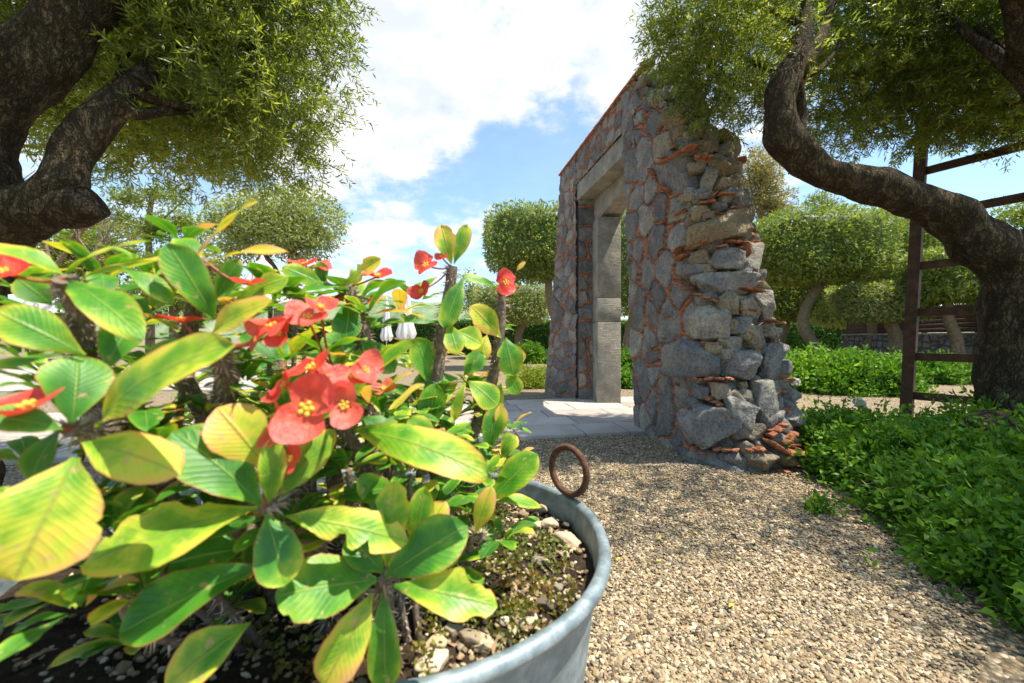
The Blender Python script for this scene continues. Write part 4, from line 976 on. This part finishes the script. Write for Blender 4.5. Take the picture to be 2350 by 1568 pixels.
# ------------------------------------------------------------------ tub
TC = np.array([-.192, .836]); TR = .38; RZ = .60
tub = empty('metal_tub', (TC[0], TC[1], 0), 'round weathered galvanised metal tub holding the red flowering plant', 'tub')
seg = 128; a = np.linspace(0, 2*np.pi, seg, endpoint=False)
OV = .25*smooth(-np.cos(a), -.18, .18) if False else .19*(1-np.clip(np.cos(a)*5, -1, 1))
prof = [(.30, 0), (.303, .02), (.31, .1), (.318, .104), (.318, .118), (.312, .122), (.362, .55), (.366, .575)]
prof += [(TR-.004+.0125*math.cos(t), RZ-.0125+.0125*math.sin(t)) for t in np.linspace(-2.4, 3.6, 14)]
prof += [(.360, .57), (.355, .5), (.30, .02)]
mb = MB(); V = []
for rr, z in prof:
    dent = 1+.006*np.sin(a*3+1)+.003*np.sin(a*7+z*9)
    V.append(np.stack([TC[0]+np.cos(a)*rr*dent-OV, TC[1]+np.sin(a)*rr*dent-.035*OV/.38*(np.sin(a) < 0), np.full(seg, z)+.003*np.sin(a*2+.5)*(z > .3)], -1))
i, j = np.meshgrid(np.arange(len(prof)-1), np.arange(seg), indexing='ij')
mb.add(np.array(V).reshape(-1, 3), np.stack([i*seg+j, i*seg+(j+1) % seg, (i+1)*seg+(j+1) % seg, (i+1)*seg+j], -1).reshape(-1, 4)); mb.build('body', M['zinc'], tub)
# ring handle
rc = P(1305, 1080, 1.0); t = np.linspace(0, 2*np.pi, 41); pl = nrm(np.array([.70, -.71, 0]))
ring = np.array([rc+pl*.054*math.cos(q)+np.array([0, 0, .058])*math.sin(q) for q in t])
mb = MB(); tube(mb, ring, .0085, 12, None, 0, 0, .05, 40, 2, False); mb.build('ring_handle', M['rust'], tub)
mb = MB(); box(mb, (TC[0]+.895*.388, TC[1]+.445*.388, RZ-.045), (.008, .022, .03), .46, 0, 0, .004); mb.build('handle_lug', M['zinc'], tub)
# soil
mb = MB(); nr = 30; V = [(TC[0], TC[1], .545)]
SZ = .54
def soilz(x, y): 
    p = np.stack([np.asarray(x, float), np.asarray(y, float), np.zeros_like(np.asarray(x, float))], -1); return SZ+fbm(p, 22, 3, 3)*.006+.02*np.clip(1-np.hypot(p[..., 0]-TC[0], p[..., 1]-TC[1])/.3, 0, 1)
rr = np.linspace(.01, .357, nr); Rg, Ag = np.meshgrid(rr, a, indexing='ij'); X = TC[0]+Rg*np.cos(Ag)-OV[None]*np.minimum(1, Rg/.1); Y = TC[1]+Rg*np.sin(Ag)-.035*OV[None]/.38*(np.sin(Ag) < 0)
i, j = np.meshgrid(np.arange(nr-1), np.arange(seg), indexing='ij')
mb.add(np.stack([X, Y, soilz(X, Y)], -1).reshape(-1, 3), np.stack([i*seg+j, (i+1)*seg+j, (i+1)*seg+(j+1) % seg, i*seg+(j+1) % seg], -1).reshape(-1, 4))
so_ = mb.build('soil', M['soil']); tag(so_, 'dark potting soil filling the metal tub', 'soil', kind='stuff')
def tub_pebbles(r, n_):
    a = r.uniform(0, 6.28, n_); q = np.sqrt(r.random(n_))*.345; return TC[0]+q*np.cos(a)-.36*r.random(n_)*(np.cos(a) < .2), TC[1]+q*np.sin(a)
gh_old = gh; gh = lambda x, y: soilz(x, y)
po = pebbles('soil_grit', 2600, None, tub_pebbles, (.0022, .0062), 9); tag(po, 'fine grit and small stones scattered over the tub soil', 'grit', kind='stuff'); gh = gh_old
# larger stones on the soil
SL = [(1263, 1200, 20, .9, 'pale upright stone by the inner rim of the tub'), (1225, 1205, 18, .95, 'white stone at the far side of the tub soil'), (1300, 1240, 34, .96, 'long white stone lying near the right inner rim'), (1295, 1272, 14, .95, 'small white stone below the long white one'), (1240, 1170, 18, .55, 'ochre stone at the back of the tub'),
      (1160, 1425, 18, .92, 'white stone right of the lower bitten leaf'), (1205, 1430, 24, .95, 'white stone touching the front rim'), (1000, 1480, 28, .8, 'squarish beige stone at the front of the tub'), (1080, 1465, 32, .6, 'rounded grey beige stone near the front rim'), (1115, 1475, 26, .9, 'flat pale stone leaning on the front rim'),
      (990, 1527, 40, .93, 'long pale stone lowest in the tub'), (1040, 1445, 22, .62, 'rounded grey stone beneath the bitten leaf'), (1250, 1385, 22, .1, 'dark grey stone near the right front rim'), (1200, 1180, 14, .3, 'brown stone in the weeds at the back'), (1235, 1290, 16, .66, 'grey stone in the middle of the dry weeds'), (1300, 1205, 12, .0, 'small reddish stone against the inner rim'), (1190, 1340, 14, .3, 'tan stone among dry leaves'), (1280, 1350, 15, .66, 'grey stone on the bare dark soil')]
for q, (x, y, s0, tn, lb) in enumerate(SL):
    Yq = .452*F/(y-HY); c = np.array([(x-CX)/F*Yq, Yq, SZ+.008]); s1 = s0*Yq/F
    mb = MB(); rock(mb, c, (s1, s1*.7, s1*.6), 70+q, 4, 0, tn, rz=random.uniform(-.6, .6), rough=.05); o = mb.build('stone', M['pebble']); tag(o, lb, 'stone', 'stones lying on the tub soil')
# weeds and dry leaves
r = np.random.default_rng(15); mb = MB(); N_ = 1500; x, y = tub_pebbles(r, N_)
k = (fbm(np.stack([x, y, y*0], -1), 9, 7, 2) > -.15) & (np.hypot(x-TC[0], y-TC[1]) < .33) & (x < .11); x = x[k]; y = y[k]; N_ = len(x)
mm = 5; x = np.repeat(x, mm)+r.normal(0, .004, N_*mm); y = np.repeat(y, mm)+r.normal(0, .004, N_*mm); z = soilz(x, y)+np.repeat(r.uniform(.004, .035, N_), mm)
leaf_quads(mb, np.stack([x, y, z], -1), r.normal(size=(len(x), 3))+[0, 0, .3], .0095, .007, np.clip(np.repeat(.3+.5*fbm(np.stack([x[::mm], y[::mm], y[::mm]*0], -1), 7, 2, 2), mm)+r.normal(0, .2, len(x)), 0, 1), 0, rs=r)
tag(mb.build('moss_weed', M['weed']), 'tiny yellow green and reddish clover like weeds covering the tub soil', 'weeds', kind='stuff')
mb = MB(); N_ = 70; x, y = tub_pebbles(r, N_); d_ = r.normal(size=(N_, 3)); d_[:, 2] *= .2
leaf_quads(mb, np.stack([x, y, soilz(x, y)+r.uniform(.006, .02, N_)], -1), d_, .035, .007, r.random(N_), 0, .6, rs=r)
tag(mb.build('dry_leaf_litter', M['dry']), 'curled dry olive leaves littering the tub soil', 'leaf litter', kind='stuff')

# ------------------------------------------------------------------ crown of thorns
pl_ = empty('thorny_potted_shrub', (TC[0], TC[1], SZ), 'thorny potted shrub with big oval leaves and scarlet flowers in the metal tub', 'plant')
def oval_leaf(mb, b, t, wd, tone, nvec, curl=.12, bite=0., fold=.12, seed=0, twist=0.):
    r = np.random.default_rng(seed); d = t-b; L = np.linalg.norm(d); d = d/L; nvec = nrm(nvec-d*np.dot(nvec, d)); s_ = np.cross(d, nvec)
    nu_, nv_ = 23, 9; u = np.linspace(0, 1, nu_); v = np.linspace(-1, 1, nv_)
    prof_ = np.sin(np.pi*np.clip(u**1.25, 0, 1))**.62*(1-.0*u); prof_ = np.interp(u, [0, .04, .15, .35, .6, .8, .92, .98, 1], [.07, .10, .34, .76, 1., .90, .60, .28, .03])
    prof_ = prof_*(1+.04*np.sin(u*9+seed))
    sidew = np.ones((nu_, 2))
    if bite:
        for _ in range(int(bite*4)+1):
            c = r.uniform(.3, .9); k = r.integers(0, 2); sidew[:, k] *= 1-r.uniform(.25, .75)*bite*np.exp(-((u-c)/r.uniform(.03, .07))**4)
        sidew *= 1-.10*bite*np.abs(np.sin(u[:, None]*r.uniform(15, 30)+[0, 2]))
    V = np.empty((nu_, nv_, 3)); UV = np.empty((nu_, nv_, 2)); arch = curl*L
    for i in range(nu_):
        for j in range(nv_):
            sd_ = sidew[i, 0 if v[j] < 0 else 1]; w_ = wd/2*prof_[i]*sd_*v[j]
            wav = .03*L*math.sin(u[i]*8+seed*1.7+(2 if v[j] > 0 else 0))*abs(v[j])**2
            up = arch*(4*u[i]*(1-u[i])*.6-u[i]**2*.5)+abs(w_)*fold*1.6+wav
            V[i, j] = b+d*L*u[i]+s_*w_+nvec*up; UV[i, j] = (u[i], .5+.5*v[j]*min(1, .35+.65*sd_) if True else 0)
    i, j = np.meshgrid(np.arange(nu_-1), np.arange(nv_-1), indexing='ij')
    mb.add(V.reshape(-1, 3), np.stack([i*nv_+j, (i+1)*nv_+j, (i+1)*nv_+j+1, i*nv_+j+1], -1).reshape(-1, 4), 0, tone, UV.reshape(-1, 2))

# base px, tip px, width px, depth base, depth tip, tone, bite
LV = [(600, 1160, 398, 985, 135, .42, .40, .12, 0), (612, 1075, 500, 935, 118, .44, .42, .84, 0), (618, 1155, 628, 1008, 56, .42, .41, .45, 0), (640, 1145, 765, 985, 72, .43, .46, .40, 0), (592, 1168, 180, 1290, 118, .42, .36, .62, .5), (392, 1170, 235, 1165, 95, .47, .46, .22, 0),
      (612, 1180, 655, 1345, 100, .42, .40, .32, 0), (655, 1185, 938, 1240, 95, .43, .45, .68, .9), (885, 1325, 1068, 1205, 112, .46, .47, .18, 0), (905, 1345, 1142, 1388, 102, .45, .44, .60, .6), (865, 1330, 632, 1365, 150, .46, .41, .30, .3), (878, 1315, 800, 1228, 82, .47, .47, .15, 0),
      (855, 1362, 740, 1580, 100, .46, .42, .70, 0), (880, 1360, 885, 1590, 75, .47, .45, .45, 0), (888, 1300, 905, 1105, 85, .47, .48, .55, .4), (962, 1270, 1020, 1150, 66, .5, .52, .97, 0), (1090, 1225, 1128, 1118, 46, .62, .62, .82, 0), (950, 1265, 975, 1120, 60, .5, .5, .5, 0),
      (190, 1015, 412, 1082, 118, .35, .35, .62, 0), (175, 1050, 30, 1335, 220, .33, .29, .66, .4), (145, 985, -40, 950, 70, .34, .31, .22, 0), (165, 970, 180, 815, 120, .35, .37, .25, 0), (232, 978, 505, 778, 150, .36, .33, .50, .2), (150, 975, 60, 1120, 60, .36, .36, .05, 0),
      (150, 632, -60, 560, 62, .40, .36, .62, 0), (152, 628, 340, 545, 40, .42, .44, .55, 0), (190, 640, 400, 588, 38, .43, .46, .70, 0), (150, 650, 318, 760, 84, .42, .38, .28, 0), (195, 815, -20, 708, 92, .37, .34, .38, 0), (150, 815, -20, 850, 50, .38, .34, .20, 0),
      (455, 585, 582, 455, 34, .47, .45, .88, .2), (478, 602, 656, 570, 26, .48, .46, .72, 0), (492, 735, 385, 558, 78, .46, .42, .28, 0), (490, 588, 250, 625, 38, .47, .42, .72, 0), (472, 602, 402, 543, 46, .5, .5, .3, 0), (275, 610, 398, 692, 36, .42, .43, .42, 0), (478, 775, 618, 688, 70, .45, .43, .78, 0), (498, 685, 548, 595, 44, .5, .5, .3, 0),
      (540, 692, 655, 636, 55, .52, .52, .52, .4), (245, 850, 302, 738, 76, .40, .42, .18, 0), (700, 1010, 952, 778, 92, .50, .46, .42, .3), (815, 990, 1122, 1080, 108, .50, .45, .62, .2), (1122, 1150, 1232, 1042, 78, .68, .68, .30, 0), (1125, 1155, 1245, 1158, 30, .7, .7, .5, 0),
      (1120, 1040, 1135, 935, 46, .8, .8, .22, 0), (1150, 1040, 1185, 1000, 42, .8, .8, .5, 0), (1150, 1000, 1150, 930, 30, .8, .8, .7, 0), (1036, 606, 1012, 515, 48, .75, .74, .78, .2), (1042, 606, 1074, 515, 36, .75, .75, .5, .2), (1005, 742, 910, 735, 34, .73, .71, .2, 0), (1062, 640, 1018, 752, 52, .74, .71, .22, .2), (995, 890, 955, 775, 64, .74, .71, .2, 0),
      (1030, 745, 1050, 812, 46, .73, .7, .58, 0), (1118, 768, 1098, 832, 44, .8, .78, .85, 0), (1045, 760, 1105, 790, 60, .75, .76, .55, .3), (1050, 870, 948, 880, 50, .76, .72, .25, 0), (1050, 880, 965, 925, 66, .76, .72, .76, 0), (1075, 875, 1142, 930, 62, .76, .75, .5, 0), (1068, 880, 1040, 965, 20, .76, .74, .6, 0), (1065, 862, 1110, 810, 50, .77, .78, .25, .5),
      (1150, 775, 1082, 702, 58, .82, .79, .8, .3), (1160, 775, 1178, 862, 62, .82, .8, .3, .3), (1170, 790, 1202, 830, 30, .82, .82, .92, 0), (1165, 850, 1190, 905, 40, .83, .82, .62, 0), (1150, 880, 1125, 960, 44, .83, .82, .55, 0), (1140, 660, 1062, 632, 20, .83, .8, .42, 0), (1185, 622, 1206, 600, 12, .84, .84, .9, 0),
      (775, 665, 872, 592, 42, .66, .66, .68, .8), (745, 655, 648, 612, 46, .65, .62, .62, .3), (740, 655, 735, 600, 30, .66, .65, .4, 0), (805, 690, 792, 782, 62, .66, .62, .18, 0), (790, 660, 680, 668, 30, .65, .62, .4, .3), (818, 790, 735, 795, 64, .64, .6, .2, 0), (790, 845, 765, 805, 36, .62, .6, .2, 0), (830, 785, 905, 850, 60, .64, .62, .35, .2), (825, 800, 800, 880, 50, .64, .6, .45, 0),
      (600, 1190, 385, 1235, 70, .46, .45, .1, 0), (590, 1300, 270, 1450, 135, .42, .38, .10, 0), (560, 1260, 385, 1290, 150, .46, .43, .16, 0), (575, 1430, 370, 1580, 110, .43, .40, .62, 0), (640, 830, 560, 760, 60, .5, .5, .15, 0), (655, 930, 700, 860, 60, .52, .52, .2, 0), (830, 960, 905, 1010, 80, .5, .5, .4, .5), (1000, 1030, 940, 960, 60, .6, .58, .3, 0), (980, 1000, 1000, 880, 60, .7, .7, .2, 0), (640, 1060, 600, 960, 60, .5, .5, .1, 0),
      (350, 880, 400, 780, 60, .44, .44, .15, 0), (350, 720, 250, 680, 60, .46, .46, .2, 0), (880, 1180, 830, 1090, 60, .52, .5, .4, .5), (780, 1140, 900, 1120, 60, .52, .5, .2, .2), (420, 640, 340, 700, 40, .5, .5, .35, 0), (120, 700, 40, 640, 60, .44, .42, .15, 0)]
LV = LV[:98]
r = np.random.default_rng(4)
SUNV = nrm(sd)
for q, (bx, by, tx, ty, wpx, Yb, Yt_, tn, bt) in enumerate(LV):
    b = P(bx, by, Yb); t = P(tx, ty, Yt_); wd = wpx*(Yb+Yt_)/2/F
    dpx = math.hypot(tx-bx, ty-by)
    flat = wpx/dpx
    ctr = (b+t)/2; view = nrm(np.array([0, 0, EYE])-ctr)
    # face roughly towards the viewer when drawn wide, otherwise towards the sky
    nvec = nrm(view*1.0+np.array([0, 0, .55])+r.normal(0, .16, 3)) if flat > .3 else nrm(view*.45+np.array([0, 0, 1.])+r.normal(0, .15, 3))
    if flat <= .3: wd *= 1.35
    mb = MB(); oval_leaf(mb, b, t, wd*1.04, np.clip(tn*.76+r.normal(0, .03), 0, 1), nvec, r.uniform(.04, .16), bt, r.uniform(.02, .16), q)
    o = mb.build('leaf', M['eleaf'], pl_, useuv=True)
# fill foliage behind: whorls
NODES = [(600, 1165, .43), (880, 1328, .47), (160, 985, .36), (155, 640, .42), (470, 600, .49), (1037, 612, .75), (1150, 680, .83), (760, 655, .66), (825, 790, .64), (1062, 872, .78), (500, 800, .47)]
mb = MB(); whl = []
r = np.random.default_rng(23)
W_ = [(700, 760, .8), (560, 820, .75), (880, 900, .85), (620, 900, .7), (420, 900, .7), (300, 760, .75), (960, 1010, .8), (840, 1040, .7), (1010, 1090, .75), (720, 1080, .66), (500, 1060, .6), (330, 1120, .5), (230, 900, .62), (1100, 1000, .9), (940, 850, .9), (760, 900, .8), (100, 860, .55), (60, 1060, .45), (900, 1160, .62), (1120, 760, .92), (450, 700, .75), (620, 700, .8), (350, 1000, .6), (1040, 1130, .8), (750, 1170, .55), (920, 720, .9),
      (480, 1180, .55), (700, 990, .75), (590, 1010, .62), (860, 960, .75), (1090, 900, .9), (240, 650, .6), (380, 820, .68), (680, 640, .75), (1000, 960, .85),
      (560, 880, .52), (330, 860, .5), (660, 830, .55), (760, 900, .56), (240, 700, .5), (90, 740, .48), (350, 640, .5), (880, 960, .6), (560, 740, .56), (440, 780, .56), (940, 1090, .6), (1080, 1180, .72), (700, 1110, .5), (800, 1080, .52), (480, 1110, .48), (340, 1060, .45), (300, 1200, .45), (120, 900, .42), (640, 960, .56), (900, 1000, .66), (1060, 1030, .75), (1100, 940, .85), (960, 930, .75), (300, 1010, .47), (470, 1040, .52), (700, 1060, .55), (560, 830, .50), (745, 815, .52), (905, 1060, .58), (215, 770, .47), (620, 1010, .52), (420, 860, .50), (500, 700, .53), (330, 940, .46), (850, 930, .55), (660, 1210, .48), (780, 1190, .5), (430, 1240, .46), (250, 1230, .42), (100, 1180, .40), (560, 1340, .48), (330, 1380, .42), (840, 720, .63), (640, 690, .58), (980, 820, .8), (950, 1180, .58), (1010, 1010, .66), (60, 820, .42), (960, 690, .80), (180, 1400, .40), (700, 700, .62), (860, 760, .72), (860, 840, .62), (200, 1180, .45), (470, 950, .5), (420, 560, .55), (820, 700, .7), (1110, 1100, .72), (40, 660, .5), (520, 1220, .5), (760, 1240, .52), (990, 1180, .62)]
WP = [P(*a) for a in W_]; rw = np.random.default_rng(99)
for _ in range(18): WP.append(np.array([rw.uniform(-.80, -.42), rw.uniform(.52, .78), rw.uniform(.57, .66)]))
for _ in range(75):
    xx, yy = rw.uniform(-.72, -.0), rw.uniform(.58, 1.12); WP.append(np.array([xx, yy, rw.uniform(.60, .60+.36*(1-((xx+.36)/.45)**4))]))
for q, c in enumerate(WP):
    x = y = 0; Yd = c[1]
    if c[2] < SZ+.04: c[2] = SZ+.05
    whl.append(c)
    for k in range(8):
        a = k*2.4+r.uniform(-.3, .3); el_ = r.uniform(-.1, .8); d = np.array([math.cos(a)*math.cos(el_), math.sin(a)*math.cos(el_), math.sin(el_)]); L = r.uniform(.045, .085)*(.9 if Yd < .6 else 1.05)
        oval_leaf(mb, c+d*.008, c+d*L, L*r.uniform(.34, .46), np.clip(r.choice([.08, .15, .25, .4, .55, .8], p=[.22, .25, .2, .15, .1, .08])+r.normal(0, .05), 0, 1), nrm(np.array([0, 0, 1.])+d*-.4), r.uniform(.05, .2), r.choice([0, 0, .4]), .1, q*9+k)
o = mb.build('foliage', M['eleaf'], pl_, useuv=True); tag(o, kind='stuff')

# stems with thorns
def stem(pts, r0, r1, dens=2600, seed=0):
    r = np.random.default_rng(seed); mb = MB(); pts = np.array(pts); ln = np.linalg.norm(np.diff(pts, axis=0), axis=1).sum()
    rad = np.linspace(r0, r1, len(pts)); tube(mb, pts, rad, 12, max(10, int(ln*120)), 0, 0, .10, 60, seed)
    fine = spline(np.hstack([pts, rad[:, None]]), 200); k = int(ln*dens*.22)
    for _ in range(k):
        i = r.integers(1, 199); p = fine[i, :3]; T = nrm(fine[i, :3]-fine[i-1, :3]); a = nrm(np.cross(T, r.normal(size=3))); R_ = fine[i, 3]
        d = nrm(a+T*r.uniform(-.3, .7)); b = p+a*R_*.85; L = r.uniform(.008, .019); s1 = nrm(np.cross(d, T)); s2 = np.cross(d, s1); w_ = r.uniform(.0010, .0018)
        V = [b+s1*w_, b-s1*w_*.5+s2*w_*.87, b-s1*w_*.5-s2*w_*.87, b+d*L]; mb.add(V, [[0, 1, 3], [1, 2, 3], [2, 0, 3]], 1, r.random())
    return mb.build('stem', [M['stem'], M['thorn']], pl_)
def root_at(x, y, Yd, base): 
    return np.array([base[0], base[1], SZ-.01])
STM = [([(1038, 612, .75), (1030, 680, .75), (1012, 780, .745), (1000, 880, .745), (985, 1000, .75)], (-.10, .80), .010, .015),
       ([(1152, 672, .83), (1148, 760, .83), (1128, 880, .835), (1095, 970, .84), (1070, 1060, .84)], (-.06, .88), .009, .014),
       ([(795, 660, .66), (822, 720, .66), (835, 790, .66), (840, 900, .68)], (-.22, .74), .010, .014),
       ([(500, 800, .47), (520, 880, .50), (500, 960, .54), (470, 1050, .58)], (-.38, .68), .012, .016),
       ([(150, 640, .42), (185, 740, .45), (200, 860, .48), (230, 960, .52)], (-.46, .72), .010, .013),
       ([(600, 1165, .43), (640, 1150, .47), (680, 1150, .52)], (-.28, .62), .006, .011),
       ([(880, 1328, .47), (872, 1400, .50)], (-.16, .56), .006, .010),
       ([(160, 985, .36), (230, 990, .42), (300, 1010, .5)], (-.42, .6), .007, .012),
       ([(785, 975, .55), (830, 1060, .58), (870, 1120, .6)], (-.18, .66), .010, .012),
       ([(470, 600, .49), (450, 690, .52), (430, 800, .56), (440, 900, .6)], (-.42, .78), .008, .013),
       ([(1110, 1230, .62), (1080, 1240, .66)], (-.08, .72), .005, .007),
       ([(770, 860, .52), (765, 960, .55), (760, 1060, .6)], (-.24, .68), .009, .012)]
for q, (pp, bs, r0, r1) in enumerate(STM):
    pts = [P(*a) for a in pp]+[np.array([bs[0], bs[1], SZ-.01])]
    stem(pts, r0, r1, seed=q)
for q, c in enumerate(whl[:70:3]):
    stem([c, c+[r.normal(0, .01), .01, -(c[2]-SZ)*.5], [np.clip(c[0], -.45, .05)*.9, np.clip(c[1], .6, 1.1), SZ-.01]], .004, .006, seed=40+q, dens=1600)

# flowers
def flower(px, py, Yd, rpx, face, seed, roll=0., pink=0., node=None, petals=2):
    r = np.random.default_rng(seed); c = P(px, py, Yd); rr = 1.10*rpx*Yd/F; n0 = nrm(np.array(face, float)); up = nrm(np.array([0, 0, 1.])-n0*n0[2]) if abs(n0[2]) < .95 else np.array([0, 1., 0]); s_ = np.cross(up, n0)
    ca, sa = math.cos(roll), math.sin(roll); e1 = s_*ca+up*sa; e2 = -s_*sa+up*ca
    mb = MB()
    for pt in range(petals):
        ph = pt*2*np.pi/petals; nA, nR = 25, 9; V = []; UV = []; dx, dy = math.cos(ph), math.sin(ph)
        for i in range(nR):
            q = i/(nR-1)
            for j in range(nA):
                an = j/(nA-1)*2*np.pi; R1 = .56*(1+.05*math.sin(an*3+seed)+.03*math.sin(an*7+seed)); lx = .44+math.cos(an)*R1*q; ly = math.sin(an)*R1*1.18*q*(1-.10*math.cos(an))
                dd = math.hypot(lx, ly); cup = (.34+.16*math.sin(seed*2.1))*dd**2-.16*ly*ly+.09*math.sin(ly*4+seed)+pt*.05*(1-dd*.4)+.05*math.sin(lx*6+seed)*dd
                V.append(c+rr*(e1*(lx*dx-ly*dy)+e2*(lx*dy+ly*dx)+n0*cup)); UV.append((min(1, dd), .5))
        i, j = np.meshgrid(np.arange(nR-1), np.arange(nA-1), indexing='ij'); mb.add(V, np.stack([i*nA+j, (i+1)*nA+j, (i+1)*nA+j+1, i*nA+j+1], -1).reshape(-1, 4), 0, pink, UV)
    nb = node if node is not None else c-n0*.03-np.array([0, 0, .03])
    tube(mb, [c-n0*.001, (c+nb)/2-n0*.008, nb], [.0016, .0016, .002], 6, 8, 1)
    f_ = mb.build('flower', [M['petal'], M['stalk']], pl_, useuv=True)
    mb = MB()
    for k in range(6):
        a = k*1.257; off = 0 if k == 5 else .16*rr; cc = c+(e1*math.cos(a)+e2*math.sin(a))*off+n0*.10*rr; U, Fc = ico(2); mb.add(U*rr*.075*[1, 1, 1]+cc, Fc, 0, .5)
    tube(mb, [c, c+n0*.10*rr], [rr*.18, rr*.14], 10, None)
    mb.build('flower_centre', M['fyel'], f_)
FL = [(705, 940, .40, 76, (.15, -1, .35), 1.2, .35), (790, 930, .405, 50, (.25, -1, .25), 1.9, .6), (812, 862, .42, 46, (.3, -.8, .7), .3, .4), (715, 845, .42, 52, (-.4, -.5, .8), .6, .1), (655, 885, .41, 44, (-.6, -.6, .3), 1.0, .1),
      (625, 748, .44, 52, (-.2, -.6, .8), .2, .5), (706, 730, .45, 46, (.2, -.7, .8), 2.6, .6), (640, 765, .44, 34, (.1, -.9, .2), 1.5, .2), (415, 735, .47, 44, (0, -.3, 1), .5, .0), (577, 652, .5, 36, (-.1, -.3, 1), .3, .3), (842, 850, .43, 42, (.6, -.6, .5), .9, .5), (745, 870, .43, 44, (-.1, -.6, .9), 2.2, .3), (640, 960, .42, 60, (-.8, -.8, .1), 1.4, .1), (735, 705, .46, 34, (.5, -.5, .8), .4, .4), (590, 780, .43, 34, (-.7, -.6, .2), .9, .1), (60, 935, .33, 74, (-.1, -.35, 1), .1, .1), (8, 625, .40, 48, (.3, -.7, .7), 1.2, .0),
      (1162, 650, .81, 30, (0, -1, .25), 1.7, .0), (978, 610, .73, 34, (-.3, -.8, .5), 2.3, .3), (968, 668, .73, 26, (-.3, -.8, .2), .4, .1), (1012, 588, .74, 14, (0, -1, .3), .4, .1), (866, 634, .66, 32, (.1, -.5, .9), .3, .0), (700, 608, .66, 32, (-.1, -.4, 1), .2, .0), (740, 612, .66, 24, (.4, -.5, .9), .9, .0), (855, 690, .66, 14, (.5, -.8, .2), .9, .0), (785, 680, .66, 14, (0, -.8, .2), .9, .0),
      (668, 1052, .42, 34, (-.2, -.9, .2), 1.0, .2), (880, 892, .56, 26, (.2, -.7, .7), .4, .9)]
nodes3 = [P(*a) for a in NODES]+[P(785, 975, .55), P(770, 860, .52)]
for q, (x, y, Yd, rp, fc, ro_, pk) in enumerate(FL):
    c = P(x, y, Yd); nb = min(nodes3, key=lambda p: np.linalg.norm(p-c)); flower(x, y, Yd, rp, fc, q+3, ro_, pk, nb)

# fallen yellow petals and leaves on the gravel
for q, (x, y) in enumerate([(1461, 1136), (1443, 1316), (1505, 1298), (1672, 1402), (1590, 1230), (1760, 1250), (1415, 1300), (1510, 1245)]):
    Yq = F/(y-HY); c = np.array([(x-CX)/F*Yq, Yq, .02+float(gh(np.array((x-CX)/F*Yq), np.array(Yq)))]); mb = MB()
    oval_leaf(mb, c, c+np.array([random.uniform(-.03, .03), random.uniform(-.03, .03), .004]), .012, 0, np.array([0, 0, 1.]), .1, 0, .1, q)
    o = mb.build('fallen_petal', M['ypetal']); tag(o, 'small curled yellow petal fallen on the gravel path', 'petal', 'fallen yellow petals on the gravel')
# litter on the gravel
r = np.random.default_rng(61); x, y = area(r, 420); d_ = r.normal(size=(len(x), 3)); d_[:, 2] *= .12; mb = MB()
leaf_quads(mb, np.stack([x, y, gh(x, y)+r.uniform(.010, .018, len(x))], -1), d_, .045*r.uniform(.5, 1.2, len(x)), .007, r.random(len(x)), 0, .5, rs=r)
for q in range(26):
    i = r.integers(0, len(x)); p = np.array([x[i], y[i], float(gh(x[i], y[i]))+.014]); a = r.uniform(0, 6.3); L = r.uniform(.03, .09)
    tube(mb, [p, p+[math.cos(a)*L*.5, math.sin(a)*L*.5, .008], p+[math.cos(a+.3)*L, math.sin(a+.3)*L, 0]], [.0016, .0014, .0008], 5, 6, 0, .5)
tag(mb.build('leaf_litter', M['dry']), 'dry olive leaves and twigs scattered over the gravel path', 'leaf litter', kind='stuff')
